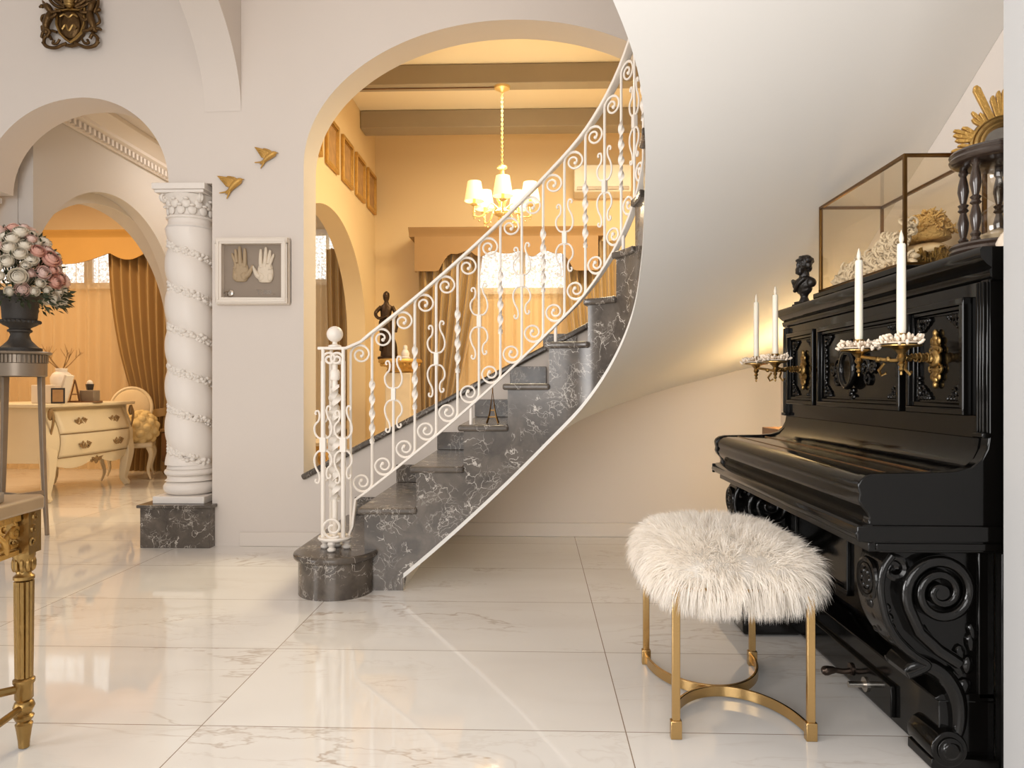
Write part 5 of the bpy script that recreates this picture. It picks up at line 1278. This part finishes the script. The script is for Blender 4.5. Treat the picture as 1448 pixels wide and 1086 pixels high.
for z0, z1 in ((.365, .555), (.565, .765)):
    d = MB(); nn = 14
    def dp(u, v): z = z0+(z1-z0)*v; y = Y0+.10+(Y1-Y0-.2)*u; e = 2*((y-Y0)/(Y1-Y0))-1; return Vector((X0+bx(z)+.05*(1-e*e)-.012, y, z))
    d.grid(dp, nn, 8); o = d.build('drawer', 'chest', ch, ang=60); sol = o.modifiers.new('s', 'SOLIDIFY'); sol.thickness = .008; sol.offset = 0
    for u in (.27, .76):
        g = MB(); c = dp(u, .5)+Vector((.008, 0, 0))
        for sg in (-1, 1):
            g.tube([c+Vector((0, sg*(.03+a_), b_)) for a_, b_ in spiral2(.02, 0, .022, .004, 0, 1.3*sg, 18)], .006, 5); g.tube(catmull([c, c+Vector((.004, sg*.035, -.03)), c+Vector((0, sg*.085, .01))], 5), .006, 5); g.sphere(c+Vector((0, sg*.03, .02)), (.006, .012, .012), 8, 5)
        g.sphere(c+Vector((0, 0, -.01)), (.008, .016, .026), 10, 6); g.build('handle', 'chest_gilt', o)
    g = MB(); g.tube([dp(i/12, 0)+Vector((.004, 0, -.005)) for i in range(13)], .0035, 5); g.build('drawer_edge', 'chest_gilt', o)
for y, x, sy in ((Y0+.03, X0-.0, -1), (Y1-.06, X0-.0, 1), (Y0+.03, X0-.72, -1), (Y1-.06, X0-.72, 1)):
    l = MB(); sx = 1 if x > X0-.3 else -1
    P = catmull([(x-.01, y, .46), (x+sx*.015, y+sy*.01, .34), (x+sx*.005, y, .20), (x-sx*.01, y-sy*.005, .08), (x+sx*.02, y+sy*.012, .012)], 6); m_ = len(P)
    l.strip(P, (0, 1, 0), [.125-.075*min(1, i/(m_*.8)) for i in range(m_)], [.110-.06*min(1, i/(m_*.8)) for i in range(m_)]); l.sphere((x+sx*.022, y+sy*.012, .016), (.022, .02, .016), 10, 6)
    l.build('leg', 'chest', ch, bevel=.006, ang=60)
g = MB(); c = Vector((X0+.055, (Y0+Y1)/2, .335))
for sg in (-1, 1):
    g.tube(catmull([c+Vector((0, sg*.02, -.03)), c+Vector((.004, sg*.09, .0)), c+Vector((0, sg*.16, .03))], 6), [.014-.001*i for i in range(13)], 6); g.tube([c+Vector((0, sg*(.06+a_), -.02+b_)) for a_, b_ in spiral2(0, 0, .03, .006, 0, 1.3*sg, 16)], .007, 5)
g.sphere(c+Vector((0, 0, -.03)), (.012, .03, .04), 10, 6)
for y in (Y0+.02, Y1-.02): g.tube(catmull([(X0-.005+.04, y, .78), (X0+.03+.03, y, .70), (X0+.05, y, .62), (X0+.02, y, .5)], 6), [.014-.0004*i for i in range(19)], 6); g.sphere((X0+.04, y-.01, .73), (.02, .022, .05), 10, 6)
g.build('carved_mount', 'chest_gilt', ch, ang=60)
def on_chest(px, py, y): return pxY(px, py, y)
ZC = .8205
def put(o, px, y, rz=0): p = pxY(px, 560, y); return at(o, p.x, p.y, ZC, rz)
v_ = thing('vase', 'white ginger jar vase holding bare twigs on the chest', 'vase')
MB().lathe([(0, 0), (.04, 0), (.045, .01), (.06, .07), (.085, .17), (.088, .22), (.07, .255), (.045, .275), (.05, .30), (.044, .302), (.036, .28), (.01, .26), (0, .22)], (0, 0, 0), 28).build('body', 'plaster_fine', v_); put(v_, 87, 6.22)
tw = MB(); rn = random.Random(6)
for k in range(7):
    a = rn.uniform(0, 2*PI); b = Vector((.09+.07*rn.random(), 0, 0)) if k % 2 else Vector((-.12-.05*rn.random(), 0, 0)); p1 = Vector((b.x*.45, b.y+.02*math.sin(a), .34)); p2 = Vector((b.x, .05*math.sin(a), .40+.05*rn.random()))
    tw.tube([(0.002*k-.006, 0, .274), p1, p2], [.005, .004, .0025], 5)
    for q in range(3): t = .5+.18*q; s_ = p1.lerp(p2, t); tw.tube([s_, s_+Vector((rn.uniform(-.05, .05), rn.uniform(-.03, .03), rn.uniform(.03, .09)))], [.0032, .0016], 5)
o = tag(tw.build('twigs', 'chest_gilt'), 'bare brown twigs standing in the white vase on the chest', 'twigs'); put(o, 87, 6.22)
o = thing('photo_frame', 'small dark picture frame leaning on the chest beside the vase', 'picture frame')
mb = MB(); mb.box(-.05, .05, -.008, .008, 0, .13); mb.build('frame', 'dark', o, bevel=.003); MB().box(-.038, .038, -.0095, -.0081, .014, .116).build('print', 'picture', o)
put(o, 82, 5.90, .5)
o = thing('album', 'pale book leaning against the vase on the chest', 'book'); mb = MB(); mb.obox((0, 0, .125), ((1, 0, -.35), (0, 1, 0), (.35, 0, 1)), (.012, .05, .12)); mb.build('cover', 'frame_white', o, bevel=.003); put(o, 92, 6.0, 0)
o = tag(MB().box(-.1, .1, -.07, .07, 0, .155).build('white_box', 'frame_white', bevel=.006), 'plain white box on the chest behind the flower stand leg', 'box'); put(o, 68, 6.02)
o = tag(MB().lathe([(0, 0), (.15, 0), (.148, .012), (.15, .014), (.145, .014), (.14, .008), (0, .006)], (0, 0, 0), 32, squash=(1, .8)).build('tray', 'wood'), 'low dark tray on the chest beside the vase', 'tray'); put(o, 120, 6.38)
pt = pxY(118, 560, 6.35)
def put2(o, px, y, dz): p = pxY(px, 560, y); return at(o, p.x, p.y, ZC+dz)
o = tag(MB().box(-.065, .065, -.05, .05, 0, .10).build('grey_box', 'stand', bevel=.004), 'grey box on the dark tray on the chest', 'box'); put2(o, 127, 6.42, .0085)
o = thing('open_box', 'small dark open box with pale paper on top of the grey box', 'box'); MB().lathe([(.030, 0), (.042, .055), (.039, .055), (.028, .004), (0, .003)], (0, 0, 0), 4).build('box', 'dark', o); mb = MB(); mb.sphere((0, 0, .06), (.028, .024, .032), 10, 7); mb.build('paper', 'frame_white', o); put2(o, 127, 6.42, .1095)
o = tag(MB().lathe([(0, 0), (.022, 0), (.026, .04), (.023, .04), (.02, .006), (0, .005)], (0, 0, 0), 16).build('dark_cup', 'dark'), 'small dark cup at the end of the chest', 'cup'); put(o, 134, 6.75)
o = thing('easel', 'little dark wooden easel standing on the tray by the vase', 'easel'); mb = MB(); mb.tube([(-.05, 0, 0), (.0, 0, .19)], .006, 6); mb.tube([(.05, 0, 0), (0, 0, .19)], .006, 6); mb.tube([(0, .06, 0), (0, 0, .19)], .006, 6); mb.tube([(-.035, -.005, .06), (.035, -.005, .06)], .006, 6); mb.build('legs', 'wood', o); put2(o, 106, 6.36, .0125)

# armchair behind the chest
ac = thing('armchair', 'cream french armchair with fleece on the seat, beside the tied drape', 'armchair')
MB().box(-.26, .26, -.26, .26, .36, .42).build('seat_rail', 'chest', ac, bevel=.02)
mb = MB(); mb.sphere((0, 0, .45), (.27, .26, .08), 24, 10); mb.build('seat', 'upholstery', ac)
mb = MB(); mb.sphere((.10, -.08, .57), (.21, .22, .20), 24, 14)
for i in range(60):
    a, e_ = 2.4*i, -1.2+2.5*i/60; d = Vector((math.cos(e_)*math.cos(a), math.cos(e_)*math.sin(a), math.sin(e_))); mb.sphere((.10+.185*d.x, -.08+.195*d.y, .57+.175*d.z), .05, 10, 7)
mb.build('fleece_throw', 'chairfur', ac, ang=180)
mb = MB(); R_ = Matrix.Rotation(-.22, 3, 'X'); mb.sphere((0, .28, .80), (.20, .04, .22), 24, 12, R_); mb.build('backrest', 'upholstery', ac)
mb = MB(); mb.tube([Vector((0, .29, .80))+R_ @ Vector((.212*math.cos(a), 0, .235*math.sin(a))) for a in [2*PI*i/36 for i in range(36)]], .02, 8, closed=True)
mb.tube([(-.15, .24, .42), (-.16, .27, .62)], .018, 6); mb.tube([(.15, .24, .42), (.16, .27, .62)], .018, 6); mb.build('back_frame', 'chest', ac)
for x in (-.22, .22):
    for y in (-.22, .22): MB().tube(catmull([(x, y, .38), (x*1.12, y*1.1, .28), (x*.98, y*.98, .12), (x*1.1, y*1.1, .012)], 5), [.032-.0015*i for i in range(16)], 8).build('leg', 'chest', ac)
    mb = MB(); mb.tube(catmull([(x, .22, .60), (x*1.25, .05, .62), (x*1.25, -.1, .60), (x*1.1, -.12, .5), (x, -.14, .40)], 5), .018, 8); mb.build('armrest', 'chest', ac)
p = pxY(192, 640, 7.5); at(ac, p.x-.03, 7.42, 0, rz=.42, s=.92)
o = thing('gilt_box', 'small gilded wooden chest on legs at the foot of the tied drape', 'chest'); mb = MB(); mb.box(-.15, .15, -.08, .08, .14, .46); mb.build('body', 'wood', o, bevel=.01)
mb = MB(); mb.box(-.165, .165, -.09, .09, .4605, .50); mb.build('lid', 'chest_gilt', o, bevel=.01)
for x in (-.12, .12):
    for y in (-.055, .055): MB().lathe([(.02, 0), (.03, .03), (.02, .08), (.03, .139)], (x, y, 0), 12).build('leg', 'chest_gilt', o)
p = pxY(240, 640, 7.8); at(o, p.x+.06, 7.87)

# ------------------------------------------------------------------ dining room
cd = thing('chandelier', 'gilt chandelier with lit pleated shades hanging in the dining room', 'chandelier')
rc = pxY(710, 125, 6.58); ZR = 3.6995; cz = pxY(710, 292, 6.58).z
MB().lathe([(0, 0), (.075, 0), (.07, -.02), (.04, -.035), (.018, -.05), (0, -.055)], (0, 0, ZR), 24).build('ceiling_rose', 'chand', cd)
mb = MB(); zz0 = ZR-.05; ze = cz+.36; nl = 34
for i in range(nl):
    z = zz0+(ze-zz0)*(i+.5)/nl; A = Matrix.Rotation(PI/2*(i % 2), 3, 'Z') @ RX; h_ = (zz0-ze)/nl*.62
    mb.tube([Vector((0, 0, z))+A @ Vector((.008*math.cos(a), h_*math.sin(a), 0)) for a in [2*PI*j/10 for j in range(10)]], .0032, 5, closed=True)
mb.build('chain', 'chand', cd)
mb = MB(); mb.lathe([(0, .37), (.045, .365), (.048, .35), (.02, .335), (.028, .22), (.042, .12), (.05, .06), (.028, .02), (.035, -.02), (.075, -.05), (.07, -.075), (.03, -.095), (.04, -.12), (.018, -.14), (0, -.165)], (0, 0, cz), 24); mb.build('column', 'chand', cd)
for k in range(5):
    a = 2*PI*k/5-1.50; ca, sa = math.cos(a), math.sin(a); Rr = .265
    ar = MB(); P = catmull([(.04*ca, .04*sa, cz-.02), (.11*ca, .11*sa, cz+.015), (.19*ca, .19*sa, cz-.10), (.27*ca, .27*sa, cz-.10), (Rr*ca, Rr*sa, cz-.02), (Rr*ca, Rr*sa, cz+.02)], 6); ar.tube(P, .008, 7)
    ar.lathe([(.012, cz-.02), (.035, cz-.01), (.038, cz), (.014, cz+.006), (.013, cz+.06), (0, cz+.062)], (Rr*ca, Rr*sa, 0), 14)
    for t in range(7): q = P[8+t*3]; ar.sphere((q.x, q.y, q.z-.02-.008*(t % 3)), .009, 6, 5)
    for t in range(6): ar.sphere((Rr*ca, Rr*sa, cz-.03-.02*t), (.008, .008, .010), 6, 5)
    o = ar.build('arm', 'chand', cd)
    s_ = MB(); n_ = 40; z0_, z1_ = cz+.025, cz+.20
    vs = []
    for j, (r_, z_) in enumerate(((.088, z0_), (.074, (z0_+z1_)/2), (.060, z1_))):
        for i in range(n_): q = 2*PI*i/n_; rr_ = r_*(1+.018*(i % 2)); vs.append((Rr*ca+rr_*math.cos(q), Rr*sa+rr_*math.sin(q), z_))
    s_.add(vs, [(j*n_+i, j*n_+(i+1) % n_, (j+1)*n_+(i+1) % n_, (j+1)*n_+i) for j in range(2) for i in range(n_)]); s_.build('lamp_shade', 'shade', o, fix=False)
    b_ = MB(); b_.sphere((Rr*ca, Rr*sa, cz+.09), (.016, .016, .028), 10, 7); b_.build('bulb', 'bulb', o)
at(cd, rc.x, rc.y)
cb = MB(); cb.tube([(XD+.02, rc.y+.0, 3.694), (rc.x-.075, rc.y, 3.694)], .006, 6); tag(cb.build('lamp_cable', 'wood'), 'thin dark cable along the ceiling beam to the chandelier', 'cable')
o = thing('air_conditioner', 'white wall air conditioner on the dining room back wall behind the railing', 'air conditioner')
a, b = pxY(812, 275, YF-.2), pxY(893, 232, YF-.2); mb = MB(); mb.prism([(0, 0), (-.19, .03), (-.21, .07), (-.20, b.z-a.z), (0, b.z-a.z)], lambda p_, q_, t: (t, p_, q_), 0, b.x-a.x); mb.build('housing', 'ac', o, bevel=.01)
mb = MB(); mb.box(.03, b.x-a.x-.03, -.214, -.20, .05, .085); mb.build('vent_flap', 'stand', o, bevel=.002); o.location = (a.x, YF-.001, a.z)
def picture(y0, lab):
    o = thing('framed_picture', lab, 'picture', 'row of gilt framed pictures on the dining room side wall')
    mb = MB(); w, h = .19, .22
    for s_ in ((-w, w, -h, -h+.035), (-w, w, h-.035, h), (-w, -w+.035, -h+.035, h-.035), (w-.035, w, -h+.035, h-.035)): mb.box(0, .03, s_[0], s_[1], s_[2], s_[3])
    for s_ in ((-w+.035, w-.035, -h+.035, -h+.047), (-w+.035, w-.035, h-.047, h-.035), (-w+.035, -w+.047, -h+.047, h-.047), (w-.047, w-.035, -h+.047, h-.047)): mb.box(0, .018, s_[0], s_[1], s_[2], s_[3])
    mb.build('frame', 'gold_leaf', o, bevel=.005); MB().box(0, .008, -w+.04, w-.04, -h+.04, h-.04).build('print', 'picture', o); o.location = (XD+.001, y0, 3.15)
for y, l in ((5.95, 'gilt framed picture only showing a sliver at the arch edge'), (6.47, 'gilt framed picture at the top of the row, clipped by the arch'), (7.0, 'gilt framed picture second from the arch in the wall row'), (7.52, 'gilt framed picture second from the room corner in the wall row'), (8.04, 'gilt framed picture closest to the room corner')): picture(y, l)

# statue on its pedestal
p = pxY(566, 508, 7.35)
pd = thing('pedestal', 'pale stone pedestal with gilded top carrying the bronze figure', 'pedestal')
hz = p.z
mb = MB(); mb.box(-.13, .13, -.13, .13, .10, hz-.14); mb.box(-.17, .17, -.17, .17, 0, .0995); mb.build('shaft', 'pale_stone', pd, bevel=.01)
mb = MB(); mb.lathe([(.12, -.1395), (.14, -.12), (.13, -.09), (.18, -.05), (.22, -.035), (.225, -.02), (.215, 0), (0, 0)], (0, 0, hz), 32)
for i in range(16): a = 2*PI*i/16; mb.sphere((.19*math.cos(a), .19*math.sin(a), hz-.055), (.02, .02, .02), 8, 5)
mb.build('gilded_top', 'gold_leaf', pd); at(pd, p.x, 7.35)
stt = thing('statue', 'bronze statue of a robed standing woman on the gilded pedestal', 'statue')
hs = pxY(545, 412, 7.35).z-hz
mb = MB(); mb.lathe([(0, 0), (.10, 0), (.10, .02), (.085, .03), (0, .03)], (0, 0, 0), 24); mb.build('base', 'bronze', stt)
def el(z, rx, ry, ox, n=22): return [(ox+rx*math.cos(2*PI*i/n)*(1+.06*math.sin(5*2*PI*i/n+z*20)), ry*math.sin(2*PI*i/n), z) for i in range(n)]
k = hs/.74
S_ = [el(.03*k, .085, .075, .01), el(.10*k, .075, .065, .008), el(.22*k, .066, .06, .0), el(.33*k, .075, .062, -.012), el(.40*k, .072, .06, -.020), el(.46*k, .05, .045, -.018), el(.52*k, .058, .045, -.012), el(.575*k, .066, .042, -.010), el(.60*k, .03, .028, -.012), el(.63*k, .020, .020, -.012), el(.655*k, .030, .034, -.014), el(.69*k, .035, .038, -.014), el(.72*k, .027, .03, -.012), el(.74*k, .008, .01, -.010)]
vs = [q for s_ in S_ for q in s_]; n_ = 22; mb = MB(); mb.add(vs, [(j*n_+i, j*n_+(i+1) % n_, (j+1)*n_+(i+1) % n_, (j+1)*n_+i) for j in range(len(S_)-1) for i in range(n_)]+[tuple((len(S_)-1)*n_+i for i in range(n_))])
for pts, r in (([(-.065, 0, .57*k), (-.115, -.03, .50*k), (-.075, -.075, .44*k), (.0, -.07, .46*k)], (.022, .018, .015, .012)), ([(.05, 0, .57*k), (.095, -.02, .48*k), (.11, -.05, .38*k), (.10, -.06, .30*k)], (.022, .018, .015, .012)), ([(-.06, -.05, .38*k), (.02, -.07, .30*k), (.08, -.03, .18*k), (.09, 0, .05*k)], (.02, .024, .02, .015)), ([(.02, -.06, .44*k), (-.04, -.065, .30*k), (-.06, -.05, .10*k)], (.018, .018, .012))):
    P = catmull(pts, 6); m_ = len(P); mb.tube(P, [r[0]+(r[-1]-r[0])*i/(m_-1) for i in range(m_)], 8); mb.sphere(P[-1], r[-1]*1.2, 8, 6)
mb.sphere((-.012, .02, .705*k), (.03, .032, .032), 12, 8); mb.sphere((-.014, -.036, .675*k), (.006, .008, .010), 8, 6)
mb.build('figure', 'bronze', stt, ang=75); q = pxY(547, 508, 7.32); at(stt, q.x, 7.35, hz+.0005)
o = thing('figurine', 'tiny white figurine beside the bronze statue', 'figurine'); mb = MB(); mb.lathe([(.05, 0), (.052, .015), (.04, .025), (.045, .06), (.03, .09), (.02, .1), (.024, .12), (.02, .14), (.0, .15)], (0, 0, 0), 18); mb.build('body', 'plaster_fine', o); q = pxY(574, 508, 7.3); at(o, q.x, 7.27, hz+.0005, s=.95)

# gilded seats showing over the sloping sill
def gilt_chair(label, x, y, rz):
    c = thing('gilt_chair', label, 'chair')
    MB().box(-.25, .25, -.24, .24, .38, .45).build('seat', 'upholstery', c, bevel=.02)
    for px_ in (-.22, .22):
        for py_ in (-.21, .21): MB().tube(catmull([(px_, py_, .38), (px_*1.1, py_*1.08, .26), (px_*.95, py_*.95, .1), (px_*1.05, py_*1.05, .01)], 5), [.028-.001*i for i in range(16)], 8).build('leg', 'gold_leaf', c)
    MB().box(-.18, .18, .215, .245, .50, .84).build('backrest', 'upholstery', c, bevel=.02)
    mb = MB()
    for sx in (-1, 1):
        mb.tube(catmull([(sx*.22, .23, .42), (sx*.23, .24, .62), (sx*.21, .245, .82), (sx*.12, .25, .90), (0, .25, .93)], 6), .02, 8)
        for kz in range(4): mb.tube([(sx*.20+a_*sx, .232, .52+.1*kz+b_) for a_, b_ in spiral2(0, 0, .035, .006, kz, 1.3, 14)], .009, 5)
    for t in range(9): mb.sphere((-.16+.04*t, .245, .89+.025*math.cos((t-4)*.5)), (.02, .02, .022), 8, 6)
    mb.build('back_frame', 'gold_leaf', c); at(c, x, y, 0, rz, .66); return c
gilt_chair('carved gilt chair showing its back just above the sloping sill by the newel', -1.08, 5.25, PI)
q = thing('gilt_side_table', 'carved gilt side table behind the sill at the arch jamb', 'table'); mb = MB(); mb.box(-.3, .3, -.2, .2, .56, .585); mb.build('top', 'pale_stone', q, bevel=.006)
mb = MB(); mb.box(-.28, .28, -.18, .18, .5, .5595)
for sx in (-1, 1):
    for t in range(3): mb.tube([(sx*.12*t+a_, -.19, .47+b_) for a_, b_ in spiral2(0, 0, .05, .008, 0, 1.4*sx, 18)], .012, 6)
mb.build('apron', 'gold_leaf', q)
for x in (-.24, .24):
    for y in (-.15, .15): MB().tube(catmull([(x, y, .5), (x*1.1, y*1.1, .3), (x*.9, y*.9, .1), (x*1.05, y*1.05, .01)], 5), .022, 8).build('leg', 'gold_leaf', q)
at(q, -1.60, 5.0); q.scale = (.7, 1, 1)
# little spire on a stair tread
sp_ = thing('spire_ornament', 'small dark brass openwork spire standing on a marble stair tread', 'ornament'); mb = MB()
for sx in (-1, 1):
    for sy in (-1, 1): mb.tube(catmull([(sx*.028, sy*.028, 0), (sx*.016, sy*.016, .04), (sx*.008, sy*.008, .09), (0, 0, .16)], 5), [.0045-.0002*i for i in range(16)], 6)
for z, r in ((.028, .021), (.06, .013)): mb.box(-r, r, -r, r, z, z+.005)
mb.lathe([(.003, .15), (.002, .20), (0, .21)], (0, 0, 0), 8); mb.build('lattice', 'brass_dark', sp_)
c = Cw(4.72); d_ = Dir(4.5); at(sp_, c.x+.0, c.y+.10, RISE*4+.004)

# small table with a lamp behind the far end of the piano
o = thing('side_table', 'small wooden side table behind the far end of the piano', 'table'); mb = MB(); mb.box(-.15, .15, -.15, .15, .705, .745); mb.build('top', 'wood', o, bevel=.004)
for x in (-.12, .12):
    for y in (-.12, .12): MB().box(x-.014, x+.014, y-.014, y+.014, 0, .7045).build('leg', 'wood', o)
at(o, 1.368, 3.77)
lp = thing('table_lamp', 'small lit lamp glowing behind the far end of the piano', 'lamp'); MB().lathe([(0, 0), (.05, 0), (.05, .012), (.014, .025), (.012, .09), (0, .092)], (0, 0, 0), 18).build('base', 'brass_dark', lp)
sh_ = MB(); sh_.lathe([(.07, .09), (.05, .2)], (0, 0, 0), 24, cap=False); sh_.build('shade', 'shade', lp, fix=False); at(lp, 1.42, 3.84, .7455)
# ------------------------------------------------------------------ light
def area(name, loc, rot, sx, sy, power, col, spread=None):
    l = bpy.data.lights.new(name, 'AREA'); l.shape = 'RECTANGLE'; l.size = sx; l.size_y = sy; l.energy = power; l.color = col
    if spread: l.spread = spread
    o = bpy.data.objects.new(name, l); COL.objects.link(o); o.location = loc; o.rotation_euler = rot; return o
def point(name, loc, power, col, r=.05):
    l = bpy.data.lights.new(name, 'POINT'); l.energy = power; l.color = col; l.shadow_soft_size = r
    o = bpy.data.objects.new(name, l); COL.objects.link(o); o.location = loc; return o
WARM = (1., .72, .42); DINE = (1., .86, .57); SOFT = (1., .84, .68); DAY = (1., .978, .958)
# sitting room ceiling lamps
area('sitting_room_lamp', (-5.4, 6.2, 3.2), (0, 0, 0), 1.8, 1.4, 55, WARM)
area('sitting_room_lamp', (-4.4, 6.6, 3.2), (0, 0, 0), .6, .6, 20, WARM)
# dining room
area('dining_room_fill', (.6, 6.1, 3.66), (0, 0, 0), 2.0, .7, 135, DINE)  # unseen ceiling fill, added to brighten the room beyond the chandelier
point('chandelier_light', (rc.x, rc.y, cz+.02), 34, DINE, .12)
area('passage_fill', (-2.7, 6.3, 3.0), (0, 0, 0), .5, 1.2, 11, (1., .93, .86))  # added neutral fill, cools the passage walls; no fixture here
point('table_lamp_light', (1.42, 3.84, .90), 20, (1., .72, .34), .08)
# hall: added overhead and side fill lights, tall window behind the viewer
area('hall_overhead_fill', (-.9, 2.3, 3.85), (0, 0, 0), 1.6, 1.4, 10, SOFT)  # unseen overhead fill, added to give the hall a gradient
area('hall_window', (-1.2, -2.6, 1.9), (math.radians(80), 0, math.radians(-8)), 3.4, 2.4, 150, DAY)
area('hall_side_fill', (-4.6, -.6, 1.3), (math.radians(92), 0, math.radians(-88)), 2.4, 2.0, 106, DAY, spread=math.radians(104))  # daylight fill added from the left for stairs and piano, spread kept off the wall
w = bpy.data.worlds.new('world'); sc.world = w; w.use_nodes = True
bg = w.node_tree.nodes['Background']; bg.inputs[0].default_value = (1., .962, .925, 1); bg.inputs[1].default_value = .50

sc.view_settings.view_transform = 'Standard'; sc.view_settings.look = 'None'; sc.view_settings.gamma = 1; sc.view_settings.use_curve_mapping = False
sc.view_settings.exposure = 0.
cy = sc.cycles
cy.max_bounces = 8; cy.diffuse_bounces = 4; cy.glossy_bounces = 4; cy.transparent_max_bounces = 16; cy.sample_clamp_indirect = 6; cy.caustics_reflective = False; cy.caustics_refractive = False
cy.use_denoising = True
